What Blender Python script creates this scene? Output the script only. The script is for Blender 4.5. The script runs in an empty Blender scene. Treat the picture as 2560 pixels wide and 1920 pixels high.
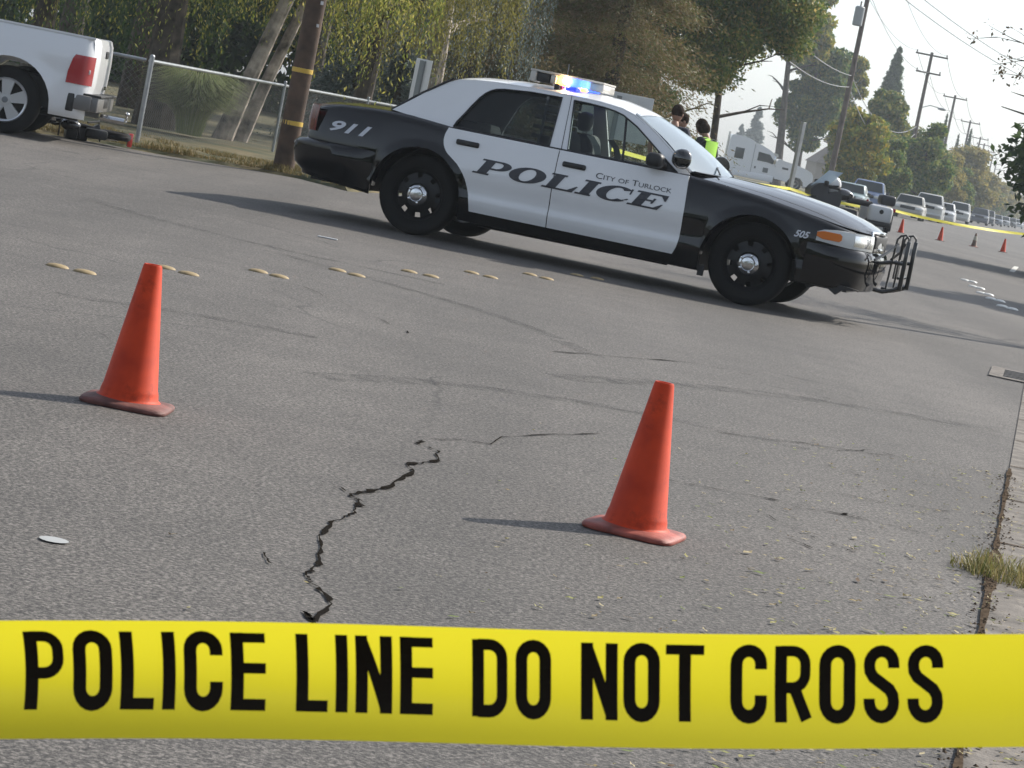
import bpy, bmesh, math, random
from mathutils import Vector, Matrix, noise
R = math.radians
rnd = random.Random(7)
scene = bpy.context.scene
col = scene.collection

# ------------------------------------------------------------------ camera
CAM_H, PITCH, ROLL, FPX = 1.12448, 0.096145, 0.197387, 2685.0
cam_d = bpy.data.cameras.new('camera')
cam = bpy.data.objects.new('camera', cam_d); col.objects.link(cam)
cp, sp, cr, sr = math.cos(PITCH), math.sin(PITCH), math.cos(ROLL), math.sin(ROLL)
_fw, _up, _rt = Vector((0, cp, -sp)), Vector((0, sp, cp)), Vector((1, 0, 0))
_er, _eu = cr*_rt + sr*_up, -sr*_rt + cr*_up
cam.matrix_world = Matrix(((_er.x, _eu.x, -_fw.x, 0), (_er.y, _eu.y, -_fw.y, 0), (_er.z, _eu.z, -_fw.z, CAM_H), (0, 0, 0, 1)))
cam_d.sensor_width = 36; cam_d.lens = 36*FPX/1024
cam_d.clip_start = 0.05; cam_d.clip_end = 4000
cam_d.dof.use_dof = True; cam_d.dof.focus_distance = 9.0; cam_d.dof.aperture_fstop = 50
scene.camera = cam

# ------------------------------------------------------------------ light
SUN = Vector((1.05, 0.85, 1.0)).normalized()
EL = math.asin(SUN.z); AZ = math.atan2(SUN.x, SUN.y)
world = bpy.data.worlds.new('World'); scene.world = world; world.use_nodes = True
wn = world.node_tree; wn.nodes.clear()
sky = wn.nodes.new('ShaderNodeTexSky'); sky.sky_type = 'NISHITA'; sky.sun_disc = False
sky.sun_elevation = EL; sky.sun_rotation = AZ; sky.altitude = 30
sky.air_density = 1.0; sky.dust_density = 2.0; sky.ozone_density = 1.0
bg = wn.nodes.new('ShaderNodeBackground'); bg.inputs[1].default_value = 0.15
wo = wn.nodes.new('ShaderNodeOutputWorld')
hsv = wn.nodes.new('ShaderNodeHueSaturation'); hsv.inputs['Saturation'].default_value = 0.42
wn.links.new(sky.outputs[0], hsv.inputs['Color']); tint = wn.nodes.new('ShaderNodeMix'); tint.data_type = 'RGBA'; tint.blend_type = 'MULTIPLY'; tint.inputs[0].default_value = 1; tint.inputs[7].default_value = (0.92, 0.985, 1.06, 1)
wn.links.new(hsv.outputs[0], tint.inputs[6]); wn.links.new(tint.outputs[2], bg.inputs[0]); wn.links.new(bg.outputs[0], wo.inputs[0])
sd = bpy.data.lights.new('sun', 'SUN'); sd.energy = 4.7; sd.angle = R(0.6); sd.color = (1, 0.93, 0.83)
so = bpy.data.objects.new('sun', sd); col.objects.link(so)
so.rotation_euler = SUN.to_track_quat('Z', 'Y').to_euler(); so.location = (20, 20, 40)
scene.view_settings.view_transform = 'Standard'; scene.view_settings.look = 'None'
scene.view_settings.gamma = 1.0; scene.view_settings.exposure = 0.33

# ------------------------------------------------------------------ pixel to world (1024x768 photo)
def at(px, py, Y):
    """point at forward distance Y seen at photo position px,py"""
    x, y = px-512, py-384
    r, u = x*cr + y*sr, -(-x*sr + y*cr)
    d = _rt*(r/FPX) + _fw + _up*(u/FPX)
    t = Y/d.y
    return Vector((d.x*t, Y, CAM_H + d.z*t))
def gnd(px, py, z=0.0):
    x, y = px-512, py-384
    r, u = x*cr + y*sr, -(-x*sr + y*cr)
    d = _rt*(r/FPX) + _fw + _up*(u/FPX)
    t = (z-CAM_H)/d.z
    return Vector((d.x*t, d.y*t, z))

# ------------------------------------------------------------------ materials
MATS = {}
def nt(name):
    m = bpy.data.materials.new(name); m.use_nodes = True
    n = m.node_tree; b = n.nodes['Principled BSDF']
    return m, n, b
def mat(name, c, rough=0.5, metal=0.0, coat=0.0, var=0.0, vscale=8.0, bump=0.0, bscale=60.0, emit=None, estr=0.0, spec=None, ior=None):
    if name in MATS: return MATS[name]
    m, n, b = nt(name)
    b.inputs['Base Color'].default_value = (*c, 1); b.inputs['Roughness'].default_value = rough
    b.inputs['Metallic'].default_value = metal; b.inputs['Coat Weight'].default_value = coat
    b.inputs['Coat Roughness'].default_value = 0.04
    if spec is not None: b.inputs['Specular IOR Level'].default_value = spec
    if ior: b.inputs['IOR'].default_value = ior
    if emit:
        b.inputs['Emission Color'].default_value = (*emit, 1); b.inputs['Emission Strength'].default_value = estr
    if var > 0:
        tc = n.nodes.new('ShaderNodeTexCoord'); nz = n.nodes.new('ShaderNodeTexNoise')
        nz.inputs['Scale'].default_value = vscale; nz.inputs['Detail'].default_value = 5
        rp = n.nodes.new('ShaderNodeValToRGB')
        rp.color_ramp.elements[0].position = 0.3; rp.color_ramp.elements[1].position = 0.7
        rp.color_ramp.elements[0].color = (*[max(0, x*(1-var)) for x in c], 1)
        rp.color_ramp.elements[1].color = (*[min(1, x*(1+var)) for x in c], 1)
        n.links.new(tc.outputs['Object'], nz.inputs['Vector']); n.links.new(nz.outputs['Fac'], rp.inputs[0])
        n.links.new(rp.outputs[0], b.inputs['Base Color'])
    if bump > 0:
        tc = n.nodes.new('ShaderNodeTexCoord'); nz = n.nodes.new('ShaderNodeTexNoise')
        nz.inputs['Scale'].default_value = bscale; nz.inputs['Detail'].default_value = 4
        bp = n.nodes.new('ShaderNodeBump'); bp.inputs['Strength'].default_value = bump; bp.inputs['Distance'].default_value = 0.01
        n.links.new(tc.outputs['Object'], nz.inputs['Vector']); n.links.new(nz.outputs['Fac'], bp.inputs['Height'])
        n.links.new(bp.outputs[0], b.inputs['Normal'])
    MATS[name] = m; return m
def leafmat(name, cols, trans=0.35):
    """foliage: colour varies leaf by leaf, with some light passing through"""
    if name in MATS: return MATS[name]
    m, n, b = nt(name)
    g = n.nodes.new('ShaderNodeNewGeometry'); rp = n.nodes.new('ShaderNodeValToRGB')
    el = rp.color_ramp.elements
    for i, c in enumerate(cols):
        p = i/max(1, len(cols)-1)
        e = el[i] if i < 2 else el.new(p)
        e.position = p; e.color = (*c, 1)
    n.links.new(g.outputs['Random Per Island'], rp.inputs[0])
    b.inputs['Roughness'].default_value = 0.6; b.inputs['Specular IOR Level'].default_value = 0.25
    n.links.new(rp.outputs[0], b.inputs['Base Color'])
    tr = n.nodes.new('ShaderNodeBsdfTranslucent'); mx = n.nodes.new('ShaderNodeMixShader')
    mx.inputs[0].default_value = trans
    n.links.new(rp.outputs[0], tr.inputs[0])
    n.links.new(b.outputs[0], mx.inputs[1]); n.links.new(tr.outputs[0], mx.inputs[2])
    n.links.new(mx.outputs[0], n.nodes['Material Output'].inputs[0])
    MATS[name] = m; return m
def glassmat(name, tint, refl_rough=0.02, ior=1.5, sky_sheen=0.0):
    if name in MATS: return MATS[name]
    m, n, b = nt(name); n.nodes.remove(b)
    t = n.nodes.new('ShaderNodeBsdfTransparent'); t.inputs[0].default_value = (*tint, 1)
    gl = n.nodes.new('ShaderNodeBsdfGlossy'); gl.inputs['Roughness'].default_value = refl_rough
    fr = n.nodes.new('ShaderNodeFresnel'); fr.inputs[0].default_value = ior
    mx = n.nodes.new('ShaderNodeMixShader')
    n.links.new(fr.outputs[0], mx.inputs[0]); n.links.new(t.outputs[0], mx.inputs[1]); n.links.new(gl.outputs[0], mx.inputs[2])
    out = mx
    if sky_sheen:                                              # pale blue diffuse layer stands in for sky reflected in the glass
        df = n.nodes.new('ShaderNodeBsdfDiffuse'); df.inputs[0].default_value = (.60, .72, .82, 1); m3 = n.nodes.new('ShaderNodeMixShader'); m3.inputs[0].default_value = sky_sheen
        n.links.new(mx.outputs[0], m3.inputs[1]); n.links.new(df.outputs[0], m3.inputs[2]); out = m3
    n.links.new(out.outputs[0], n.nodes['Material Output'].inputs[0])
    MATS[name] = m; return m

# ------------------------------------------------------------------ mesh builder
def lerp(a, b, t): return a + (b-a)*t
def interp(tab, x):
    if tab[0][0] > tab[-1][0]: tab = tab[::-1]
    if x <= tab[0][0]: return tab[0][1]
    for (x0, y0), (x1, y1) in zip(tab, tab[1:]):
        if x <= x1: return lerp(y0, y1, (x-x0)/(x1-x0) if x1 > x0 else 0)
    return tab[-1][1]
def smooth_tab(tab, n=6):
    """Catmull-Rom resample of a table of points (tuples of any length)"""
    out = []; k = len(tab)
    for i in range(k-1):
        p0, p1, p2, p3 = tab[max(0, i-1)], tab[i], tab[i+1], tab[min(k-1, i+2)]
        for j in range(n):
            t = j/n; t2 = t*t; t3 = t2*t
            out.append(tuple(0.5*((2*b) + (-a+c)*t + (2*a-5*b+4*c-d)*t2 + (-a+3*b-3*c+d)*t3) for a, b, c, d in zip(p0, p1, p2, p3)))
    out.append(tuple(tab[-1])); return out
class MB:
    def __init__(self): self.v, self.f, self.mi = [], [], []; self.m = 0
    def add(self, vs, fs, M=None):
        o = len(self.v)
        self.v += [tuple(M @ Vector(p)) if M else tuple(p) for p in vs]
        self.f += [tuple(o+i for i in f) for f in fs]; self.mi += [self.m]*len(fs)
        return self
    def box(self, c, s, M=None, rot=None):
        x, y, z = s[0]/2, s[1]/2, s[2]/2
        vs = [Vector((i*x, j*y, k*z)) for i in (-1, 1) for j in (-1, 1) for k in (-1, 1)]
        if rot: vs = [rot @ p for p in vs]
        vs = [p + Vector(c) for p in vs]
        return self.add(vs, [(0, 1, 3, 2), (4, 6, 7, 5), (0, 4, 5, 1), (2, 3, 7, 6), (0, 2, 6, 4), (1, 5, 7, 3)], M)
    def rbox(self, c, s, r=0.02, seg=2, M=None, rot=None):
        bm = bmesh.new(); bmesh.ops.create_cube(bm, size=1)
        for v in bm.verts: v.co = Vector((v.co.x*s[0], v.co.y*s[1], v.co.z*s[2]))
        bmesh.ops.bevel(bm, geom=list(bm.edges), offset=min(r, min(s)*0.49), segments=seg, affect='EDGES', profile=0.5)
        bm.verts.index_update()
        vs = [v.co.copy() for v in bm.verts]; fs = [[v.index for v in f.verts] for f in bm.faces]; bm.free()
        if rot: vs = [rot @ p for p in vs]
        return self.add([p + Vector(c) for p in vs], fs, M)
    def tube(self, pts, rad, n=8, cap=True, M=None):
        pts = [Vector(p) for p in pts]
        if not hasattr(rad, '__len__'): rad = [rad]*len(pts)
        vs, fs = [], []; a = None
        for i, p in enumerate(pts):
            d = (pts[min(i+1, len(pts)-1)] - pts[max(0, i-1)])
            d = d.normalized() if d.length > 1e-9 else Vector((0, 0, 1))
            if a is None: a = d.orthogonal().normalized()
            a = (a - d*a.dot(d)); a = a.normalized() if a.length > 1e-6 else d.orthogonal().normalized()
            b = d.cross(a)
            for k in range(n):
                t = 2*math.pi*k/n; vs.append(p + (a*math.cos(t) + b*math.sin(t))*rad[i])
        for i in range(len(pts)-1):
            for k in range(n):
                k2 = (k+1) % n; fs.append((i*n+k, i*n+k2, (i+1)*n+k2, (i+1)*n+k))
        if cap: fs.append(tuple(range(n))[::-1]); fs.append(tuple(range((len(pts)-1)*n, len(pts)*n)))
        return self.add(vs, fs, M)
    def lathe(self, prof, M=None, n=32, a0=0.0, a1=2*math.pi):
        """profile of (radius, height) about local z"""
        vs, fs = [], []; full = abs(a1-a0-2*math.pi) < 1e-6; c = n if full else n+1
        for r, h in prof:
            for k in range(c):
                t = a0 + (a1-a0)*k/n; vs.append((r*math.cos(t), r*math.sin(t), h))
        for i in range(len(prof)-1):
            for k in range(n):
                k2 = (k+1) % c; fs.append((i*c+k, i*c+k2, (i+1)*c+k2, (i+1)*c+k))
        return self.add(vs, fs, M)
    def grid(self, rows, closed=False, M=None, skip=None):
        n = len(rows[0]); vs = [p for r in rows for p in r]; fs = []
        for i in range(len(rows)-1):
            for k in range(n if closed else n-1):
                if skip and skip(i, k): continue
                k2 = (k+1) % n; fs.append((i*n+k, i*n+k2, (i+1)*n+k2, (i+1)*n+k))
        return self.add(vs, fs, M)
    def poly(self, pts, M=None): return self.add(pts, [tuple(range(len(pts)))], M)
    def prism(self, pts2, f0, f1, M=None):
        """polygon pts2 mapped by f0 and f1 (two 3-D sides), closed round the edge"""
        n = len(pts2); vs = [f0(*p) for p in pts2] + [f1(*p) for p in pts2]
        fs = [tuple(range(n)), tuple(range(2*n-1, n-1, -1))] + [(i, i+n, (i+1) % n+n, (i+1) % n) for i in range(n)]
        return self.add(vs, fs, M)
    def sphere(self, c, r, n=16, m=10, M=None):
        rr = r if hasattr(r, '__len__') else (r, r, r); rows = []
        for i in range(m+1):
            th = math.pi*i/m
            rows.append([(c[0]+rr[0]*math.sin(th)*math.cos(2*math.pi*k/n), c[1]+rr[1]*math.sin(th)*math.sin(2*math.pi*k/n), c[2]+rr[2]*math.cos(th)) for k in range(n)])
        return self.grid(rows, True, M)
    def build(self, name, mats, parent=None, smooth=35, fix=True):
        me = bpy.data.meshes.new(name); me.from_pydata(self.v, [], self.f)
        for m in (mats if isinstance(mats, (list, tuple)) else [mats]): me.materials.append(m)
        if self.mi and max(self.mi) > 0: me.polygons.foreach_set('material_index', self.mi)
        if fix and len(self.f) < 60000:
            bm = bmesh.new(); bm.from_mesh(me)
            bmesh.ops.remove_doubles(bm, verts=bm.verts, dist=1e-5)
            bmesh.ops.recalc_face_normals(bm, faces=bm.faces); bm.to_mesh(me); bm.free()
        if smooth is not None:
            me.polygons.foreach_set('use_smooth', [True]*len(me.polygons))
            me.set_sharp_from_angle(angle=R(smooth))
        me.update()
        o = bpy.data.objects.new(name, me); col.objects.link(o)
        if parent: o.parent = parent
        return o
def tag(o, label=None, cat=None, group=None, kind=None):
    if label: o['label'] = label
    if cat: o['category'] = cat
    if group: o['group'] = group
    if kind: o['kind'] = kind
    return o
def thing(name, label, cat, loc=(0, 0, 0), rz=0.0, group=None, rot=None):
    o = bpy.data.objects.new(name, None); col.objects.link(o); o.empty_display_size = 0.2
    o.location = loc; o.rotation_euler = rot if rot else (0, 0, rz)
    return tag(o, label, cat, group)
def kids(o): return [c for c in col.objects if c.parent == o]
def dup(root, loc, rz=None, label=None, group=None, scale=None):
    r = root.copy(); col.objects.link(r); r.location = loc
    if rz is not None: r.rotation_euler = (0, 0, rz)
    if scale: r.scale = (scale,)*3 if not hasattr(scale, '__len__') else scale
    if label: r['label'] = label
    if group: r['group'] = group
    for ch in root.children:
        c = ch.copy(); col.objects.link(c); c.parent = r
        for g in ch.children:
            d = g.copy(); col.objects.link(d); d.parent = c
    return r
def Mx(loc, rot=(0, 0, 0)):
    from mathutils import Euler
    return Matrix.Translation(loc) @ Euler(rot).to_matrix().to_4x4()
# axis helper: local z of lathe pointing along given direction
def along(p, d): return Matrix.Translation(p) @ Vector(d).to_track_quat('Z', 'Y').to_matrix().to_4x4()

# ------------------------------------------------------------------ lettering
def text_mesh(s, caps=False, shear=0.0, bold=0.0):
    """2-D outline lettering -> (verts, faces) in a box 0..w x 0..1"""
    cu = bpy.data.curves.new('lettering_curve', 'FONT'); cu.body = s; cu.size = 1; cu.shear = shear; cu.offset = bold
    if caps:
        cu.small_caps_scale = 0.78
        for ch in cu.body_format: ch.use_small_caps = True
    ob = bpy.data.objects.new('lettering_curve', cu); col.objects.link(ob)
    dg = bpy.context.evaluated_depsgraph_get(); dg.update()
    me = bpy.data.meshes.new_from_object(ob.evaluated_get(dg))
    v = [(p.co.x, p.co.y) for p in me.vertices]; f = [tuple(p.vertices) for p in me.polygons]
    col.objects.unlink(ob); bpy.data.objects.remove(ob); bpy.data.curves.remove(cu); bpy.data.meshes.remove(me)
    x0, x1 = min(p[0] for p in v), max(p[0] for p in v); y0, y1 = min(p[1] for p in v), max(p[1] for p in v)
    return [((x-x0)/(y1-y0), (y-y0)/(y1-y0)) for x, y in v], f
def letter_obj(name, v2, f, fmap, m, parent, cuts=0):
    bm = bmesh.new(); vs = [bm.verts.new((x, y, 0)) for x, y in v2]
    for q in f:
        try: bm.faces.new([vs[i] for i in q])
        except ValueError: pass
    for i in range(1, cuts):
        bmesh.ops.bisect_plane(bm, geom=bm.verts[:]+bm.edges[:]+bm.faces[:], plane_co=(0, i/cuts, 0), plane_no=(0, 1, 0))
    for v in bm.verts: v.co = Vector(fmap(v.co.x, v.co.y))
    me = bpy.data.meshes.new(name); bm.to_mesh(me); bm.free(); me.materials.append(m)
    o = bpy.data.objects.new(name, me); col.objects.link(o); o.parent = parent
    return o
def strip2(pts, w, closed=False):
    """flat stroke of width w along a 2-D polyline"""
    n = len(pts); L = []
    for i in range(n):
        a = pts[(i-1) % n] if closed or i > 0 else pts[i]; b = pts[(i+1) % n] if closed or i < n-1 else pts[i]
        p = pts[i]
        d1 = Vector((p[0]-a[0], p[1]-a[1])); d2 = Vector((b[0]-p[0], b[1]-p[1]))
        d1 = d1.normalized() if d1.length > 1e-9 else d2.normalized(); d2 = d2.normalized() if d2.length > 1e-9 else d1
        t = d1 + d2; t = t.normalized() if t.length > 1e-6 else d1
        nn = Vector((-t.y, t.x)); k = min(1.8, 1/max(0.35, nn.dot(Vector((-d1.y, d1.x)))))
        ww = w[i] if hasattr(w, '__len__') else w
        L.append(((p[0]+nn.x*ww/2*k, p[1]+nn.y*ww/2*k), (p[0]-nn.x*ww/2*k, p[1]-nn.y*ww/2*k)))
    vs = [q for pr in L for q in pr]
    fs = [(2*i, 2*i+1, 2*((i+1) % n)+1, 2*((i+1) % n)) for i in range(n if closed else n-1)]
    return vs, fs
def arc2(cx, cy, rx, ry, a0, a1, n=10): return [(cx+rx*math.cos(R(lerp(a0, a1, i/n))), cy+ry*math.sin(R(lerp(a0, a1, i/n)))) for i in range(n+1)]
def gothic(ch):
    """condensed block capitals built from strokes: list of (verts, faces), width"""
    w, s = 0.52, 0.172; h = s/2; r = 0.27-h; S = []
    lx, rx, by, ty = h, w-h, h*0.8, 1-h*0.8
    def st(p, ww=s, c=False): S.append(strip2(p, ww, c))
    bowl = lambda y0, y1: arc2(rx-r, y1-r, r, r, 90, 0, 6) + arc2(rx-r, y0+r, r, r, 0, -90, 6)
    if ch == 'I': st([(h, 0), (h, 1)]); return S, s
    if ch in 'LEPDRN': st([(lx, 0), (lx, 1)])
    if ch == 'L': st([(lx, by), (w*0.86, by)], s*0.8); return S, w*0.86
    if ch == 'E':
        for y in (by, 0.52, ty): st([(lx, y), (w*0.9, y)], s*0.8)
        return S, w*0.9
    if ch in 'PR': st([(lx, ty)] + bowl(0.44, ty) + [(lx, 0.44)], s*0.85)
    if ch == 'R': st([(w*0.52, 0.46), (rx+0.015, 0.035)], s*0.95)
    if ch == 'D': st([(lx, ty)] + bowl(by, ty) + [(lx, by)], s*0.9)
    if ch == 'O': st(arc2(w/2, ty-r, w/2-h, r, 0, 180, 10) + arc2(w/2, by+r, w/2-h, r, 180, 360, 10), s, True)
    if ch == 'C': st([(rx, 0.68)] + arc2(w/2, ty-r, w/2-h, r, 0, 180, 10) + arc2(w/2, by+r, w/2-h, r, 180, 360, 10) + [(rx, 0.34)], s)
    if ch == 'S': st([(rx, 0.70)] + arc2(w/2, ty-r, w/2-h, r, 0, 180, 10) + [(lx+0.01, 0.66), (lx+0.06, 0.58), (rx-0.06, 0.42), (rx-0.01, 0.34)] + arc2(w/2, by+r, w/2-h, r, 0, -180, 10) + [(lx, 0.30)], s*0.95)
    if ch == 'T': st([(0, ty), (w*1.05, ty)], s*0.8); st([(w*0.525, 0), (w*0.525, 1)]); return S, w*1.05
    if ch == 'N': st([(rx, 0), (rx, 1)]); st([(lx, 0.97), (rx, 0.03)], s*0.85)
    return S, w
def serif(ch):
    """wide slab-serif capital: list of (verts, faces), width"""
    S = []
    def pl(p): S.append((p, [tuple(range(len(p)))]))
    def ring(cx, cy, rx, ry, tx, ty, a0=0, a1=360):
        n = 28; o = [(cx+rx*math.cos(R(lerp(a0, a1, i/n))), cy+ry*math.sin(R(lerp(a0, a1, i/n)))) for i in range(n+1)]
        q = [(cx+(rx-tx)*math.cos(R(lerp(a0, a1, i/n))), cy+(ry-ty)*math.sin(R(lerp(a0, a1, i/n)))) for i in range(n+1)]
        S.append((o+q, [(i, i+1, n+2+i, n+1+i) for i in range(n)]))
    def stem(x, w=0.62): pl([(x, 0.04), (x+w, 0.04), (x+w, 0.96), (x, 0.96)])
    def slab(x0, x1, y): pl([(x0, y-0.055), (x1, y-0.055), (x1, y+0.055), (x0, y+0.055)])
    if ch == 'I': stem(0.25); slab(0, 1.0, 0.045); slab(0, 1.0, 0.955); return S, 1.0
    if ch == 'P':
        stem(0.25); slab(0, 1.05, 0.045); slab(0, 1.3, 0.955); slab(0.7, 1.3, 0.44); ring(1.25, 0.70, 0.78, 0.31, 0.54, 0.12, -90, 90); return S, 2.0
    if ch == 'L': stem(0.25); slab(0, 2.0, 0.045); slab(0, 1.0, 0.955); pl([(1.55, 0.05), (2.0, 0.05), (2.08, 0.42), (1.98, 0.42)]); return S, 2.05
    if ch == 'E':
        stem(0.25); slab(0, 1.95, 0.045); slab(0, 1.95, 0.955); slab(0.7, 1.4, 0.5)
        pl([(1.55, 0.05), (1.95, 0.05), (2.03, 0.38), (1.93, 0.38)]); pl([(1.5, 0.95), (1.93, 0.62), (2.02, 0.62), (1.95, 0.95)]); pl([(1.25, 0.32), (1.4, 0.32), (1.4, 0.68), (1.25, 0.68)]); return S, 2.05
    if ch == 'O': ring(1.15, 0.5, 1.15, 0.53, 0.68, 0.11); return S, 2.3
    if ch == 'C': ring(1.15, 0.5, 1.15, 0.53, 0.68, 0.11, 42, 318); pl([(1.85, 0.98), (1.98, 0.98), (2.05, 0.62), (1.95, 0.62)]); pl([(1.7, 0.12), (2.1, 0.22), (2.15, 0.3), (2.05, 0.32)]); return S, 2.15
    return S, 1
# ================================================================== ground, road, kerb, verge
def road_mat():
    m, n, b = nt('asphalt'); L = n.links.new
    tc = n.nodes.new('ShaderNodeTexCoord')
    def noise_(sc, det=6, rough=0.6):
        z = n.nodes.new('ShaderNodeTexNoise'); z.inputs['Scale'].default_value = sc; z.inputs['Detail'].default_value = det; z.inputs['Roughness'].default_value = rough
        L(tc.outputs['Object'], z.inputs['Vector']); return z
    def ramp(src, p0, c0, p1, c1):
        r = n.nodes.new('ShaderNodeValToRGB'); e = r.color_ramp.elements
        e[0].position = p0; e[1].position = p1; e[0].color = (*c0, 1); e[1].color = (*c1, 1); L(src, r.inputs[0]); return r
    big = noise_(0.35, 5); mid = noise_(2.3, 6, 0.7); fine = noise_(78, 4, 0.8); grit = n.nodes.new('ShaderNodeTexVoronoi'); grit.inputs['Scale'].default_value = 105
    L(tc.outputs['Object'], grit.inputs['Vector'])
    base = ramp(big.outputs[0], 0.3, (0.077, 0.070, 0.063), 0.72, (0.107, 0.097, 0.087))
    def mult(a, fac_src, lo, hi, p0=0.25, p1=0.75):
        r = ramp(fac_src, p0, (lo,)*3, p1, (hi,)*3); x = n.nodes.new('ShaderNodeMix'); x.data_type = 'RGBA'; x.blend_type = 'MULTIPLY'; x.inputs[0].default_value = 1
        L(a, x.inputs[6]); L(r.outputs[0], x.inputs[7]); return x.outputs[2]
    c = mult(base.outputs[0], mid.outputs[0], 0.80, 1.16)
    c = mult(c, fine.outputs[0], 0.30, 1.75, 0.42, 0.60)
    c = mult(c, grit.outputs['Color'], 0.55, 1.42, 0.1, 0.9)
    # bright stone chips
    v2 = n.nodes.new('ShaderNodeTexVoronoi'); v2.inputs['Scale'].default_value = 60; L(tc.outputs['Object'], v2.inputs['Vector'])
    chip = ramp(v2.outputs['Distance'], 0.05, (1, 1, 1), 0.12, (0, 0, 0))
    mx = n.nodes.new('ShaderNodeMix'); mx.data_type = 'RGBA'; L(chip.outputs[0], mx.inputs[0]); L(c, mx.inputs[6]); mx.inputs[7].default_value = (0.2, 0.19, 0.18, 1)
    # long wheel-track stains along the road
    mp = n.nodes.new('ShaderNodeMapping'); mp.inputs['Rotation'].default_value = (0, 0, R(10.5)); mp.inputs['Scale'].default_value = (0.9, 0.06, 1); L(tc.outputs['Object'], mp.inputs[0])
    st = n.nodes.new('ShaderNodeTexNoise'); st.inputs['Scale'].default_value = 1.0; st.inputs['Detail'].default_value = 4; L(mp.outputs[0], st.inputs['Vector'])
    c2 = mult(mx.outputs[2], st.outputs[0], 0.76, 1.12, 0.35, 0.65)
    # fine meandering cracks
    wv = n.nodes.new('ShaderNodeTexVoronoi'); wv.feature = 'DISTANCE_TO_EDGE'; wv.inputs['Scale'].default_value = 0.33
    wz = noise_(1.4, 5); ad = n.nodes.new('ShaderNodeMix'); ad.data_type = 'VECTOR'; ad.inputs[0].default_value = 0.25
    L(tc.outputs['Object'], ad.inputs[4]); L(wz.outputs['Color'], ad.inputs[5]); L(ad.outputs[1], wv.inputs['Vector'])
    ck = ramp(wv.outputs['Distance'], 0.0006, (0.45,)*3, 0.0022, (1, 1, 1))
    x2 = n.nodes.new('ShaderNodeMix'); x2.data_type = 'RGBA'; x2.blend_type = 'MULTIPLY'; msk = ramp(big.outputs[0], 0.46, (0,)*3, 0.56, (1,)*3)
    L(msk.outputs[0], x2.inputs[0]); L(c2, x2.inputs[6]); L(ck.outputs[0], x2.inputs[7])
    L(x2.outputs[2], b.inputs['Base Color']); b.inputs['Roughness'].default_value = 0.78
    bp = n.nodes.new('ShaderNodeBump'); bp.inputs['Strength'].default_value = 0.65; bp.inputs['Distance'].default_value = 0.006
    L(fine.outputs[0], bp.inputs['Height']); L(bp.outputs[0], b.inputs['Normal'])
    return m
def soil_mat():
    m, n, b = nt('dry_lawn'); L = n.links.new
    tc = n.nodes.new('ShaderNodeTexCoord')
    z = n.nodes.new('ShaderNodeTexNoise'); z.inputs['Scale'].default_value = 1.3; z.inputs['Detail'].default_value = 10; z.inputs['Roughness'].default_value = 0.7; L(tc.outputs['Object'], z.inputs['Vector'])
    r = n.nodes.new('ShaderNodeValToRGB'); e = r.color_ramp.elements
    e[0].position = 0.38; e[0].color = (0.030, 0.042, 0.014, 1); e[1].position = 0.62; e[1].color = (0.13, 0.098, 0.042, 1)
    L(z.outputs[0], r.inputs[0]); L(r.outputs[0], b.inputs['Base Color']); b.inputs['Roughness'].default_value = 0.95
    return m
M_ASPH, M_SOIL = road_mat(), soil_mat()
M_CONC = mat('concrete', (0.145, 0.128, 0.110), 0.9, var=0.5, vscale=9, bump=0.4, bscale=90)
KD = 0.185                                              # the road runs 0.185 m right per metre forward
def kl(Y): return -7.66 + KD*Y                          # left kerb
def kr(Y): return 0.045 + KD*Y                          # right gutter edge
def sm(t): t = max(0.0, min(1.0, t)); return t*t*(3-2*t)
def rz(x, y): return -0.085*sm((-x-1.6)/3.2)*sm((y-15)/12) if y < 60 else -0.085*sm((-x-1.6)/3.2)     # the side street falls away to the left
g = MB(); g.poly([(-1500, -300, -0.35), (1500, -300, -0.35), (1500, 2500, -0.35), (-1500, 2500, -0.35)])
tag(g.build('ground', M_SOIL, smooth=None), kind='structure')
edge = [(-60, 25.0), (-9.0, 28.9), (-6.1, 30.7), (-5.6, 31.35), (-5.07, 31.6), (-4.55, 31.7), (-3.95, 31.9), (-3.45, 31.75), (-2.9, 31.4), (-2.2, 29.95), (kl(33), 33), (kl(60), 60), (kl(95), 95), (kl(118)-2.6, 118), (kl(900)-2.6, 900)]
bm = bmesh.new()
pl_ = [(kr(-30)+9, -30), (-60, -30)] + edge + [(kr(900), 900), (kr(-30), -30)]
bm.faces.new([bm.verts.new((x, y, 0)) for x, y in pl_])
bmesh.ops.triangulate(bm, faces=bm.faces[:])
for i in range(15): bmesh.ops.bisect_plane(bm, geom=bm.verts[:]+bm.edges[:]+bm.faces[:], plane_co=(-1.5-i*0.27, 0, 0), plane_no=(1, 0, 0))
for i in range(14): bmesh.ops.bisect_plane(bm, geom=bm.verts[:]+bm.edges[:]+bm.faces[:], plane_co=(0, 14+i*1.1, 0), plane_no=(0, 1, 0))
for v in bm.verts: v.co.z = rz(v.co.x, v.co.y)
me = bpy.data.meshes.new('road'); bm.to_mesh(me); bm.free(); me.materials.append(M_ASPH)
me.polygons.foreach_set('use_smooth', [True]*len(me.polygons))
road = bpy.data.objects.new('road', me); col.objects.link(road); tag(road, kind='structure')
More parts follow.
